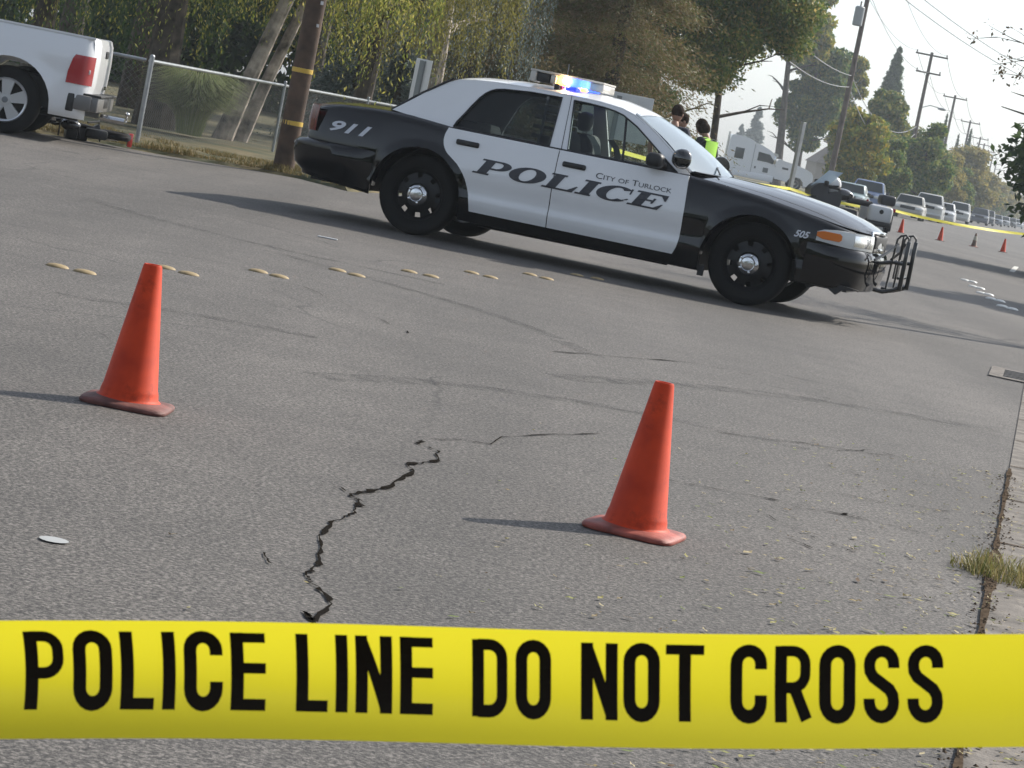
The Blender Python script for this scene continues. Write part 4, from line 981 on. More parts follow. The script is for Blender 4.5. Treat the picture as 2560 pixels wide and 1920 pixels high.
for z, w in ((2.42, .05), (2.05, .035), (1.78, .03), (.40, .025)):
    t = MB(); t.box((.10, -.125, z), (w, .012, w*1.2), rot=Matrix.Rotation(R(38), 3, 'Z')); t.build('tag_plate', mat('aluminium_tag', (0.5, 0.5, 0.5), 0.4), p)
t = MB(); t.box((.04, 0, 11.7), (2.4, .10, .12)); t.build('cross_arm', M_POLE, p)
def util_pole(X, Y, H, label, arms=((0.35, 2.5),), lamp=None, trafo=None, dia=.30):
    p = thing('utility_pole', label, 'utility pole', (X, Y, 0), -0.0, 'wooden utility poles along the road')
    t = MB(); t.tube([(0, 0, -.2), (0, 0, H*.5), (0, 0, H)], [dia/2, dia*.43, dia*.34], 12); t.build('shaft', M_POLEF, p)
    for dz, w in arms:
        t = MB(); t.box((0, -.16, H-dz), (w, .10, .13)); ca = t.build('cross_arm', M_POLEF, p)
        for q in (-.46, .46):
            t = MB(); t.lathe([(.0, .2), (.05, .19), (.065, .14), (.04, .10), (.06, .06), (.02, 0)], Mx((q*w, -.16, H-dz+.06)), 10); t.build('insulator', M_GLZ, ca)
    if trafo:
        for z0, dx in trafo:
            t = MB(); t.lathe([(0, .55), (.2, .53), (.26, .47), (.26, -.45), (.22, -.5), (0, -.5)], Mx((dx, -.25, z0)), 18); tr = t.build('transformer', M_GREY, p)
            t = MB(); t.tube([(dx, -.25, z0+.5), (dx, -.25, z0+.8)], .04, 8); t.build('bushing', M_GLZ, tr)
    if lamp:
        t = MB(); t.tube([(.1, -.1, lamp), (.7, -.1, lamp+.28), (1.4, -.1, lamp+.22)], .035, 8); a = t.build('lamp_arm', M_GALV, p)
        t = MB(); t.sphere((1.68, -.1, lamp+.16), (.36, .16, .11), 14, 8); t.build('lamp_head', M_GREY, a)
    return p
PY = [(143, .1006), (215, None), (287, None), (356, None), (423, None), (457, None), (497, None), (545, None), (600, None), (665, None)]
H0 = 12.85
plab = ['nearest street utility pole with a grey transformer, its top out of the frame', 'utility pole with two cross arms and a street lamp', 'utility pole with one cross arm, in front of the pointed trees', 'utility pole with one cross arm, right of the pointed trees', 'distant utility pole with a bare cross arm beyond the tree line', 'distant utility pole carrying a box below its cross arm', 'hazy utility pole, seventh along the road', 'hazy utility pole, eighth along the road', 'faint utility pole near the vanishing point', 'faintest and farthest utility pole at the vanishing point']
pole_xy = []
for i, (Y, k) in enumerate(PY):
    X = Y*k if k else 0.178*Y - 11.0 + (0.25 if i == 1 else 0); pole_xy.append((X, Y))
    util_pole(X, Y, H0, plab[i], ((.25, 2.6), (1.65, 2.0)) if i == 1 else ((.3, 2.6),), 8.45 if i == 1 else None, [(10.0, -.30)] if i == 0 else ([(9.6, .3)] if i in (3, 5) else None), .34 if i == 0 else .36)
def wire(a, b, sag, r, label, m=M_WIRE, n=16, group='overhead wires'):
    a, b = Vector(a), Vector(b)
    pts = [a.lerp(b, i/n) - Vector((0, 0, sag*4*(i/n)*(1-i/n))) for i in range(n+1)]
    t = MB(); t.tube(pts, r, 5, False); o = t.build('overhead_wire', m, smooth=60); return tag(o, label, 'wire', group)
A, B, C_, D_ = [(x, y) for x, y in pole_xy[:4]]
wire((-3.13, 31.9, 8.7), (A[0], A[1], 6.9), 1.5, .020, 'upper of the two pale sagging cables that meet the nearest street pole from the left', M_CABLE, 30)
wire((-3.13, 31.9, 8.1), (A[0], A[1], 6.3), 1.8, .020, 'lower of the two pale sagging cables that meet the nearest street pole from the left', M_CABLE, 30)
wire((A[0], A[1], 6.9), (B[0], B[1], 6.9), 1.5, .024, 'upper pale sagging cable between the transformer pole and the street lamp pole', M_CABLE)
wire((A[0], A[1], 6.3), (B[0], B[1], 6.3), 1.9, .024, 'lower pale sagging cable between the transformer pole and the street lamp pole', M_CABLE)
for j, (dx, dz, nm) in enumerate(((-1.2, -.05, 'left'), (1.2, -.05, 'right'), (0.1, -1.6, 'lowest'))):
    for q, (s, e) in enumerate(zip(pole_xy[:6], pole_xy[1:7])):
        wire((s[0]+dx, s[1], H0+dz), (e[0]+dx, e[1], H0+dz), 1.0, .016 + .004*q, '%s thin wire of the %s span between the street utility poles' % (nm, ordn[q]))
wire((-3.1, 31.9, 11.8), (A[0]-1, A[1], H0), 1.2, .014, 'thin dark wire rising out of the frame left of the transformer pole')
rp = (50.0, 235.0)
util_pole(rp[0], rp[1], 13.0, 'utility pole standing across the road beyond the right edge')
wire((A[0]+.3, A[1], H0+.1), (rp[0]-1.1, rp[1], 12.9), 1.6, .024, 'upper of the twin wires crossing the bright sky to the right edge')
wire((A[0]-.3, A[1], H0-.35), (rp[0]-1.1, rp[1], 12.3), 1.6, .024, 'lower of the twin wires crossing the bright sky to the right edge')

# ------------------------------------------------------------------ chain-link fence
def fence(label, P0, P1, posts, h, corner_first=True):
    P0, P1 = Vector(P0), Vector(P1); L_ = (P1-P0).length; d = (P1-P0).normalized()
    f = thing('chain_link_fence', label, 'fence', P0, math.atan2(d.y, d.x))
    t = MB(); t.tube([(0, 0, h-.02), (L_, 0, h-.02)], .022, 8); t.build('top_rail', M_GALV, f)
    for i, s in enumerate(posts):
        r_ = .038 if i == 0 else .026
        t = MB(); t.tube([(s, -.02, -.1), (s, -.02, h+.03)], r_*.8, 10); t.sphere((s, -.02, h+.03), r_*.85, 10, 6); t.build('post', M_GALV, f)
    t = MB(); sp_ = .075; r_ = .0013
    n = int(L_/sp_)
    for i in range(-int(h/sp_), n):
        for sg in (1, -1):
            x0 = i*sp_; x1 = x0 + h; z0, z1 = (0.02, h-.02) if sg > 0 else (h-.02, .02)
            a0, a1 = 0, 1
            if x0 < 0: a0 = -x0/h
            if x1 > L_: a1 = (L_-x0)/h
            if a1-a0 < .02: continue
            p, q = Vector((x0+h*a0, 0, lerp(z0, z1, a0))), Vector((x0+h*a1, 0, lerp(z0, z1, a1)))
            t.tube([p, q], r_, 3, False)
    t.build('wire_mesh', mat('weathered_wire', (0.20, 0.21, 0.21), 0.55, metal=0.4), f, smooth=None, fix=False); return f
FC = (-4.98, 32.1, .03)
fence('grey chain link fence with a bright top rail running behind the utility pole', FC, (-4.98+.168*34, 66, .05), [0, 6.0, 11.0, 16, 21, 26, 31], .96)
fence('chain link fence section leading left behind the white pickup truck', (FC[0]-.05, FC[1]+.02, .03), (FC[0]-9, FC[1]+.02-1.0, .02), [2.9, 5.9, 8.9], .96)

# ------------------------------------------------------------------ signs
M_SIGNBK = mat('sign_aluminium_back', (0.62, 0.63, 0.64), 0.5, var=0.06)
M_WPOST = mat('white_painted_post', (0.55, 0.55, 0.52), 0.6, var=0.15, vscale=6)
q = at(422.5, 64, 35.0)
s_ = thing('marker_sign', 'narrow white sign panel seen from behind with a grey post strip, behind the car boot', 'sign', (q.x, 35.0, 0.03), R(-42), rot=(0, R(1), R(-42)))
t = MB(); t.rbox((0, 0, 1.18), (.30, .006, .92), .002, 1); t.build('panel', mat('white_sign', (0.70, 0.70, 0.68), 0.5), s_)
t = MB(); t.box((0, -.026, .80), (.075, .036, 1.64)); t.build('post', mat('grey_channel_post', (0.20, 0.22, 0.22), 0.5), s_)
q = at(613, 130, 47.0)
s_ = thing('road_sign', 'large pale sign board seen from behind on a grey post, through the police car window', 'sign', (q.x, 47.0, 0.05), R(0))
t = MB(); t.rbox((.0, 0, 1.50), (1.2, .012, .82), .06, 3); t.build('panel', M_SIGNBK, s_)
t = MB(); t.box((0, -.04, .92), (.085, .05, 1.86)); t.build('post', mat('grey_sign_post', (0.22, 0.24, 0.25), 0.5), s_)
SP = at(796, 160, 77.0)
s_ = thing('white_post', 'tall white square post at the kerb beside the white truck cab', 'post', (SP.x, 77.0, 0), R(35))
t = MB(); t.rbox((0, 0, 1.32), (.115, .115, 2.66), .008, 1); t.build('shaft', M_WPOST, s_)
t = MB(); t.rbox((0, 0, 2.67), (.122, .122, .03), .01, 1); t.build('cap', M_WPOST, s_)
# far barrier tape: window sign - white post - off to the right
M_TAPE2 = mat('yellow_tape', (0.75, 0.66, 0.02), 0.4)
def tape2(pts, label):
    t = MB(); P = [Vector(p) for p in pts]; rows = [[], []]
    for i, (a, b) in enumerate(zip(P, P[1:])):
        for k in range(10):
            u_ = k/10; c_ = a.lerp(b, u_) - Vector((0, 0, .10*4*u_*(1-u_))); tw = .5+.5*math.cos(k*.9+i)
            rows[0].append((c_.x, c_.y+.03*tw, c_.z+.038)); rows[1].append((c_.x, c_.y-.03*tw, c_.z-.038))
    rows[0].append(tuple(P[-1]+Vector((0, 0, .038)))); rows[1].append(tuple(P[-1]-Vector((0, 0, .038))))
    t.grid(rows); return tag(t.build('barrier_tape', M_TAPE2, smooth=None, fix=False), label, 'barrier tape', 'far yellow barrier tapes')
S0 = at(600, 147, 46.9)
tape2([(S0.x, S0.y, .99), (SP.x, 76.9, .76)], 'yellow barrier tape from the big sign board to the white post')
e1, e2 = at(895, 210.7, 78.5), at(1045, 236, 84)
tape2([(SP.x, 76.9, .76), tuple(e1), tuple(e2), (19.5, 88, .9)], 'yellow barrier tape strung across the far road in front of the parked cars')

# ================================================================== vegetation
import numpy as np
class Leaves:
    def __init__(self, seed): self.r = np.random.default_rng(seed); self.c = []; self.a = []; self.b = []
    def put(self, c, d1, d2): self.c.append(c); self.a.append(d1); self.b.append(d2)
    def clump(self, center, rad, n, l, w, droop=0.0, out=0.3, flat=1.0):
        r = self.r; v = r.normal(size=(n, 3)); v /= np.linalg.norm(v, axis=1)[:, None]; q = r.random(n)**0.45
        c = np.array(center)+v*q[:, None]*np.array(rad)
        d1 = r.normal(size=(n, 3)) + v*out*2; d1[:, 2] = d1[:, 2]*flat - droop*2; d1 /= np.linalg.norm(d1, axis=1)[:, None]
        t = r.normal(size=(n, 3)); d2 = np.cross(d1, t); d2 /= np.linalg.norm(d2, axis=1)[:, None]+1e-9
        s = r.uniform(.6, 1.25, n)[:, None]; self.put(c, d1*l*s, d2*w*s)
    def strands(self, tops, length, per, l, w, jit=.03):
        r = self.r
        for p in tops:
            n = max(2, int(per*r.uniform(.6, 1.2))); L_ = length*r.uniform(.5, 1.15); z = np.linspace(0, L_, n)
            sway = r.normal(size=2)*.10
            c = np.stack([p[0]+sway[0]*z/L_*L_+r.normal(size=n)*jit, p[1]+sway[1]*z+r.normal(size=n)*jit, p[2]-z], 1)
            d1 = r.normal(size=(n, 3))*.45; d1[:, 2] -= 1; d1 /= np.linalg.norm(d1, axis=1)[:, None]
            d2 = np.cross(d1, r.normal(size=(n, 3))); d2 /= np.linalg.norm(d2, axis=1)[:, None]+1e-9; s = r.uniform(.6, 1.2, n)[:, None]
            self.put(c, d1*l*s, d2*w*s)
    def build(self, name, m, parent):
        c, a, b = np.concatenate(self.c), np.concatenate(self.a), np.concatenate(self.b); n = len(c)
        V = np.empty((n, 4, 3), np.float32); V[:, 0] = c-a; V[:, 1] = c+b-a*.15; V[:, 2] = c+a; V[:, 3] = c-b-a*.15
        me = bpy.data.meshes.new(name); me.vertices.add(n*4); me.vertices.foreach_set('co', V.ravel())
        me.loops.add(n*4); me.loops.foreach_set('vertex_index', np.arange(n*4, dtype=np.int32))
        me.polygons.add(n); me.polygons.foreach_set('loop_start', np.arange(0, n*4, 4, dtype=np.int32)); 
        try: me.polygons.foreach_set('loop_total', np.full(n, 4, np.int32))
        except Exception: pass
        me.materials.append(m); me.update(); me.validate()
        o = bpy.data.objects.new(name, me); col.objects.link(o)
        if parent: o.parent = parent
        return o
BARK = mat('grey_brown_bark', (0.065, 0.052, 0.04), 0.95, var=0.6, vscale=6, bump=1.0, bscale=9)
BARKP = mat('pale_peeling_bark', (0.28, 0.24, 0.20), 0.9, var=0.8, vscale=5, bump=1.0, bscale=8)
def trunk_mb(h, r0, lean=(0, 0), limbs=6, crown_r=2.0, z0=.35, seed=1, forks=True):
    rr = random.Random(seed); t = MB(); P = []
    for i in range(8):
        u_ = i/7; P.append(Vector((lean[0]*u_*h + .06*h*math.sin(u_*3+seed)*.3, lean[1]*u_*h, -.1+u_*h)))
    t.tube(P, [r0*(1.25 if i == 0 else 1)*(1-.72*i/7) for i in range(8)], 10)
    for k in range(limbs):
        u_ = lerp(z0, .92, (k+.5)/limbs); b_ = P[min(6, int(u_*7))].lerp(P[min(7, int(u_*7)+1)], u_*7-int(u_*7)); a = k*2.4+rr.uniform(-.5, .5)+seed
        L_ = crown_r*rr.uniform(.6, 1.0)*(1.1-u_*.5); up = rr.uniform(.3, .9)
        q = [b_, b_+Vector((math.cos(a)*L_*.4, math.sin(a)*L_*.4, L_*.35*up)), b_+Vector((math.cos(a)*L_*.8, math.sin(a)*L_*.8, L_*.65*up)), b_+Vector((math.cos(a)*L_*1.05, math.sin(a)*L_*1.05, L_*.72*up))]
        rb_ = r0*(1-.7*u_)*.55; t.tube(q, [rb_, rb_*.7, rb_*.4, rb_*.15], 6)
        for j in range(2):
            s0 = q[1+j]; a2 = a+rr.choice((-1, 1))*rr.uniform(.5, 1.0); l2 = L_*.45
            t.tube([s0, s0+Vector((math.cos(a2)*l2*.5, math.sin(a2)*l2*.5, l2*.3)), s0+Vector((math.cos(a2)*l2, math.sin(a2)*l2, l2*.35))], [rb_*.4, rb_*.28, rb_*.08], 5)
    return t
def broad(label, loc, h, cr_, z0, m, seed, dens=1.0, l=.085, w=.04, trunk_r=.16, lean=(0, 0), nclump=46, csize=.36, droop=.15, group=None, bark=None, name='broadleaf_tree', low=0.0):
    t = thing(name, label, 'tree', loc, 0, group); lv = Leaves(seed); r = lv.r
    trunk_mb(h*.86, trunk_r, lean, 8, cr_, min(.5, z0/h), seed).build('trunk', bark or BARK, t)
    hc = (h-z0)/2; zc = z0+hc
    for k in range(nclump):
        v = r.normal(size=3); v /= np.linalg.norm(v); q = r.random()**.4*.86
        tap = 1 - low*max(0, v[2])
        c = (lean[0]*zc+v[0]*q*cr_*tap, lean[1]*zc+v[1]*q*cr_*tap, zc+v[2]*q*hc)
        rad = csize*cr_*r.uniform(.55, 1.15); lv.clump(c, (rad, rad, rad*.75), int(520*dens*r.uniform(.6, 1.3)), l, w, droop)
    lv.build('crown', m, t); return t
G_OLIVE = leafmat('olive_leaves', [(0.061, 0.104, 0.021), (0.176, 0.209, 0.039), (0.351, 0.323, 0.070), (0.124, 0.161, 0.031), (0.527, 0.455, 0.140)], .5)
G_DARK = leafmat('dark_green_leaves', [(0.022, 0.050, 0.018), (0.044, 0.088, 0.027), (0.088, 0.138, 0.040), (0.031, 0.062, 0.025)])
G_MAPLE = leafmat('autumn_green_leaves', [(0.058, 0.121, 0.043), (0.125, 0.189, 0.051), (0.271, 0.292, 0.069), (0.083, 0.137, 0.046), (0.542, 0.410, 0.140)], .4)
G_YELL = leafmat('yellowing_leaves', [(0.068, 0.121, 0.024), (0.189, 0.230, 0.041), (0.432, 0.365, 0.054), (0.121, 0.176, 0.034), (0.567, 0.378, 0.054)], .4)
G_STREET = leafmat('street_tree_leaves', [(0.038, 0.098, 0.033), (0.075, 0.150, 0.039), (0.165, 0.225, 0.045), (0.300, 0.300, 0.075), (0.060, 0.120, 0.038)], .4)
G_BLUE = leafmat('blue_grey_needles', [(0.062, 0.094, 0.081), (0.125, 0.163, 0.150), (0.213, 0.250, 0.231), (0.088, 0.112, 0.100)], .2)
G_RUST = leafmat('rusty_needles', [(0.10, 0.105, 0.035), (0.20, 0.145, 0.07), (0.28, 0.195, 0.10), (0.10, 0.13, 0.035), (0.17, 0.165, 0.055)], .3)
G_PAMPAS = leafmat('pale_grass_blades', [(0.20, 0.25, 0.08), (0.34, 0.38, 0.16), (0.26, 0.30, 0.10), (0.42, 0.42, 0.24)], .35)
G_BROWN = leafmat('sparse_brown_leaves', [(0.09, 0.06, 0.04), (0.13, 0.09, 0.05), (0.07, 0.06, 0.035)], .3)

def weeping(label, loc, h, cr_, zlow, m, seed, trunk_r, lean, nst, bark=BARK, l=.034, w=.011, slen=2.4, per=70):
    t = thing('weeping_tree', label, 'tree', loc); lv = Leaves(seed); r = lv.r
    trunk_mb(h*.85, trunk_r, lean, 9, cr_, .3, seed).build('trunk', bark, t)
    tops = []; cl = [(r.uniform(0, 6.283), math.sqrt(r.random())*cr_, r.uniform(-.3, .5)) for _ in range(26)]
    for k in range(nst):
        ca_, cq_, cz_ = cl[k % 26]; a = ca_+r.normal()*.16; q = min(cr_, abs(cq_+r.normal()*.10*cr_)); zt = zlow + slen*.8 + (h-zlow-slen*.8)*r.random()**1.7*(1-.35*(q/cr_)**2)
        tops.append((lean[0]*zt+q*math.cos(a), lean[1]*zt+q*math.sin(a), zt+cz_*.6))
    lv.strands(tops, slen, per, l, w, .05); lv.build('crown', m, t); return t
def conifer(label, loc, h, r0, m, seed, n=60000, l=.11, w=.018, z0=.1, name='conifer_tree', bark=BARK, whorl=1.0):
    t = thing(name, label, 'tree', loc); lv = Leaves(seed); r = lv.r
    tm = MB(); tm.tube([(0, 0, -.1), (.02, 0, h*.5), (0, 0, h)], [.22, .12, .02], 10); tm.build('trunk', bark, t)
    nb = int(h*16*whorl); per = max(6, n//nb)
    for k in range(nb):
        z = z0+(h-z0)*(r.random()**1.25)*.98; R_ = r0*(1-(z/h))**.75*r.uniform(.7, 1.08); a = r.uniform(0, 6.283)
        s = r.random(per)**.55; x = np.cos(a)*R_*s; y = np.sin(a)*R_*s; zz = z - .28*R_*s**2*r.uniform(.3, 1.4) + r.normal(size=per)*.05
        sp_ = .22*R_*(.35+s)*.6; c = np.stack([x+r.normal(size=per)*sp_, y+r.normal(size=per)*sp_, zz+r.normal(size=per)*.06-.10*np.abs(r.normal(size=per))], 1)
        d1 = np.stack([np.cos(a)+r.normal(size=per)*.7, np.sin(a)+r.normal(size=per)*.7, -.55+r.normal(size=per)*.4], 1); d1 /= np.linalg.norm(d1, axis=1)[:, None]
        d2 = np.cross(d1, r.normal(size=(per, 3))); d2 /= np.linalg.norm(d2, axis=1)[:, None]; q = r.uniform(.6, 1.3, per)[:, None]
        lv.put(c, d1*l*q, d2*w*q)
    lv.build('crown', m, t); return t
def P_at(k, Y): return (k*Y, Y, .05)
# -- park trees behind the fence
weeping('weeping tree with a thick ridged trunk standing behind the pickup tailgate', P_at(-.1526, 38.6), 8.5, 4.0, 1.35, G_OLIVE, 21, .26, (.02, .04), 620, slen=2.2)
weeping('leaning pale barked tree behind the fence, left of a matching pair', P_at(-.124, 39.3), 8.0, 2.0, 2.0, G_OLIVE, 22, .13, (.30, .02), 240, BARKP, slen=1.6)
weeping('leaning pale barked tree behind the fence, right of a matching pair', P_at(-.1150, 40.0), 8.0, 2.0, 2.0, G_OLIVE, 23, .10, (.27, .0), 240, BARKP, slen=1.5)
weeping('drooping green tree behind the pickup bed at the left edge', P_at(-.195, 41.0), 8.0, 3.4, .9, G_DARK, 24, .2, (0, 0), 620, slen=2.6, l=.036, w=.012)
weeping('yellow olive drooping tree just right of the dark utility pole', P_at(-.076, 45.0), 8.5, 2.6, 1.75, leafmat('gold_olive_leaves', [(0.093, 0.101, 0.023), (0.217, 0.201, 0.047), (0.310, 0.268, 0.070), (0.139, 0.143, 0.031)]), 25, .18, (0, 0), 850, slen=1.9, l=.034, w=.012)
weeping('grey green drooping tree behind the narrow white sign panel', P_at(-.054, 48.0), 8.5, 2.2, 1.4, G_BLUE, 26, .24, (0, 0), 480, BARKP, slen=1.8)
conifer('silvery blue spruce behind the police car boot', P_at(-.078, 47.0), 2.5, 1.35, G_BLUE, 31, 26000, .05, .012, name='blue_spruce')
conifer('smaller silvery blue spruce right of the first, beside the sign panel', P_at(-.062, 46.0), 2.0, 1.0, G_BLUE, 32, 16000, .05, .012, name='blue_spruce')
for i, (k, Y, h, r0, lb) in enumerate(((-.040, 56, 9.5, 3.0, 'rusty brown conifer rising behind the police car rear window'), (-.012, 60, 10, 3.2, 'rusty brown conifer rising behind the middle of the car roof'), (.014, 58, 9.0, 2.9, 'rusty green conifer rising behind the flashing light bar'))):
    conifer(lb, P_at(k, Y), h, r0, G_RUST, 41+i, 130000, .05, .011, name='rusty_conifer')
# pampas-like clump and low planting behind the fence
pc_ = thing('pampas_clump', 'pale green clump of arching grass behind the fence corner post', 'ornamental grass', (-5.08, 37.3, .05)); t = MB(); rr = random.Random(5)
for _ in range(2600):
    a = rr.uniform(0, 6.283); l_ = rr.uniform(.4, 1.35); h_ = rr.uniform(.55, 1.25); w = .0045; o_ = rr.uniform(0, .18); ca, sa = math.cos(a), math.sin(a)
    pr_ = [(o_*ca+l_*u_**1.5*.55*ca, o_*sa+l_*u_**1.5*.55*sa, h_*(1.9*u_-1.25*u_*u_)) for u_ in (0, .25, .5, .75, 1)]
    t.grid([[(p_[0]-w*sa, p_[1]+w*ca, max(0, p_[2])) for p_ in pr_], [(p_[0]+w*sa, p_[1]-w*ca, max(0, p_[2])) for p_ in pr_]])
t.build('blades', G_PAMPAS, pc_, smooth=None, fix=False)
# woodland far back in the park: nobody could count it
wl = Leaves(77)
for _ in range(620):
    x = wl.r.uniform(-26, 5.5); y = wl.r.uniform(72, 84); z = wl.r.uniform(.0, 8.5)
    if x > 1.3: continue
    wl.clump((x, y, z), (1.5, 1.2, 1.0), 170, .19, .11, .2)
tag(wl.build('park_woodland', G_DARK, None), 'dark mass of woodland filling the back of the park', 'woodland', kind='stuff')
for i in range(4):
    t = MB(); t.tube([(0, 0, -.1), (.1, 0, 4), (.2, 0, 9)], [.26, .2, .12], 10); o = t.build('bare_trunk', BARK); o.location = (-11.5+i*2.1+.4*math.sin(i*5), 50+3*math.sin(i*2.2), 0)
    tag(o, '%s trunk from the left in the shaded park behind the fence' % ordn[i], 'tree trunk', 'shaded trunks in the park')
# -- street trees
broad('large dark green tree with a slim dark trunk behind the officers', P_at(.0553, 70), 8.6, 2.5, 2.3, G_MAPLE, 51, 3.0, .062, .032, .12, (-.075, 0), 66, .32, .25)
broad('dark evergreen crown between the rusty conifers and the large green tree', P_at(.0290, 77), 8.5, 2.3, 1.7, G_DARK, 50, 1.8, .085, .04, .14, (0, 0), 56, .36, .25)
broad('tall yellow green tree with a thick forked trunk standing behind the white truck cab', P_at(.0800, 236), 19, 3.6, 9.0, G_YELL, 52, 1.0, .26, .13, .42, (-.055, 0), 44, .36, .2)
broad('big dark oval tree left of the transformer pole, behind the white truck hood', P_at(.0880, 242), 14.6, 3.1, 3.0, G_STREET, 53, 1.1, .26, .13, .30, (.01, 0), 50, .40, .2)
broad('yellowing tree whose gold leaves show around the transformer pole', P_at(.1010, 250), 13.6, 1.9, 2.0, G_YELL, 54, .9, .26, .13, .24, (0, 0), 38, .46, .2)
broad('rounded green and gold tree right of the transformer pole', P_at(.1165, 205), 9.6, 2.2, 1.0, leafmat('gold_topped_leaves', [(0.056, 0.126, 0.031), (0.140, 0.196, 0.042), (0.364, 0.322, 0.070), (0.084, 0.140, 0.042)], .4), 55, .9, .22, .11, .2, (0, 0), 42, .44, .2)
conifer('tall dark hazy conifer rising behind the rounded gold tree', P_at(.1160, 300), 17.5, 3.0, G_DARK, 61, 40000, .22, .07, z0=3.0, name='tall_conifer', whorl=2.0)
gc = conifer('hazy grey conifer on the skyline above the white truck sleeper', P_at(.0700, 520), 13.0, 3.0, G_BLUE, 62, 22000, .34, .12, z0=.5, name='hazy_conifer', whorl=1.2)
dup(gc, P_at(.0648, 540), 2.0, 'shorter hazy grey conifer left of the taller one above the white truck', None, (.8, .8, .72))
SG = 'street trees along the road'
def st_tree(lb, k, Y, h, r_, m, seed, z0=.7, low=0.0): return broad(lb, P_at(k, Y), h, r_, z0, m, seed, .8, .17, .085, .15, (0, 0), 34, .44, .2, SG, name='street_tree', low=low)
base_ = [st_tree('bright yellow green street tree behind the blue pickup', .1095, 160, 6.2, 1.9, G_YELL, 56), st_tree('bushy green street tree behind the beige sedan', .1335, 184, 7.0, 2.1, G_STREET, 57, low=.3),
         st_tree('dark green street tree just left of the street lamp pole', .1262, 226, 7.4, 2.1, G_MAPLE, 58), st_tree('gold and olive street tree between two utility poles', .1425, 240, 6.0, 2.2, leafmat('gold_olive_street_leaves', [(0.112, 0.138, 0.037), (0.250, 0.225, 0.062), (0.375, 0.300, 0.088), (0.175, 0.150, 0.050)], .4), 59, .9, .2)]
row = [(.1215, 168, 5.2, 1, 'low dark bush like tree beside the blue pickup windscreen'), (.1150, 172, 5.6, 2, 'dark street tree behind the pale teal car'), (.1392, 214, 5.4, 2, 'short dark street tree just left of the single arm pole'), (.1300, 222, 5.6, 0, 'short yellow street tree behind the beige sedan roof'),
    (.1465, 262, 5.2, 1, 'green street tree under the right pointed tree'), (.1495, 284, 6.8, 3, 'tall olive street tree right of the pointed trees'), (.1520, 304, 5.2, 0, 'yellow street tree behind the boxy white wagon'), (.1548, 328, 6.6, 3, 'tan street tree behind the dark blue wagon'),
    (.1580, 356, 5.4, 1, 'hazy green street tree right of the dark grey wagon'), (.1608, 392, 6.6, 3, 'pale tan street tree above the distant cars'), (.1636, 440, 5.4, 1, 'faint street tree above the most distant cars'), (.1664, 500, 6.6, 3, 'fainter street tree near the end of the row'), (.1692, 580, 6.2, 1, 'very faint street tree near the vanishing point'), (.1718, 680, 7.4, 3, 'palest tree at the end of the street row'), (.1742, 800, 8, 1, 'pale end of the tree row at the right edge')]
hs0 = [6.2, 7.0, 7.4, 6.0]
for i, (k, Y, h, b_, lb) in enumerate(row):
    s = h/hs0[b_]*(.95+.1*((i*7) % 3)); w = s*(1.0 if Y < 260 else 1.3); dup(base_[b_], P_at(k, Y), i*1.3, lb, SG, (w, w, s))
for b_ in base_: b_['group'] = 'street trees along the road'
cyp = None
for i, (k, Y, h, lb) in enumerate(((.1383, 330, 12.6, 'slim pointed dark tree half hidden by a utility pole'), (.1440, 350, 10.9, 'shortest of the three slim pointed trees on the skyline'), (.1482, 340, 11.6, 'slim pointed tree standing right of two utility poles'))):
    if cyp is None:
        cyp = o = thing('cypress_tree', lb, 'tree', P_at(k, Y), 0, 'slim pointed trees on the skyline'); lv = Leaves(66)
        tm = MB(); tm.tube([(0, 0, -.1), (0, 0, 12.4)], [.2, .03], 8); tm.build('trunk', BARK, o)
        for q in range(60):
            z = 12.2*q/60; lv.clump((0, 0, z), (.78*(1-z/12.6)**.8+.05, .78*(1-z/12.6)**.8+.05, .3), int(150*(1-z/13)+14), .16, .05, -.6)
        lv.build('crown', G_DARK, o)
    else: dup(cyp, P_at(k, Y), i*1.0, lb, 'slim pointed trees on the skyline', (h/12.6*1.1, h/12.6*1.1, h/12.6))
# right-hand side: trees across the road that throw the shadows and hang twigs into the frame
rt = broad('dark green tree at the right edge across the road', (13.5, 62, 0), 6.5, 4.1, .5, G_DARK, 71, 1.0, .12, .06, .2, (0, 0), 60, .32, .2, low=.6)
rt2 = broad('leafy tree just outside the right edge that shades the road', (11.6, 39.2, 0), 6.3, 2.3, 2.8, G_DARK, 72, .8, .10, .05, .15, (0, 0), 40, .36, .2)
bt = thing('sparse_tree', 'nearly bare tree hanging twigs with a few brown leaves into the top right corner', 'tree', (8.4, 27.5, .1)); tm = MB(); rr = random.Random(9); lv = Leaves(73); tips = []
tm.tube([(0, 0, -.1), (-.1, 0, 2.0), (-.3, 0, 4.2), (-.5, 0, 6.4)], [.16, .13, .09, .03], 10)
def twig(p, d, L_, r_, depth):
    q = [p]; dd = d.copy()
    for i in range(4):
        dd = (dd + Vector((rr.uniform(-.22, .22), rr.uniform(-.25, .25), rr.uniform(-.16, .16)))).normalized(); q.append(q[-1]+dd*L_/4)
    tm.tube(q, [r_, r_*.8, r_*.6, r_*.45, r_*.25], 5)
    if depth == 0: tips.extend(q[2:]); return
    for i in range(5): twig(q[rr.randint(1, 4)], (dd+Vector((rr.uniform(-.5, .8), rr.uniform(-.8, .8), rr.uniform(-.4, .5)))).normalized(), L_*rr.uniform(.28, .42), r_*.5, depth-1)
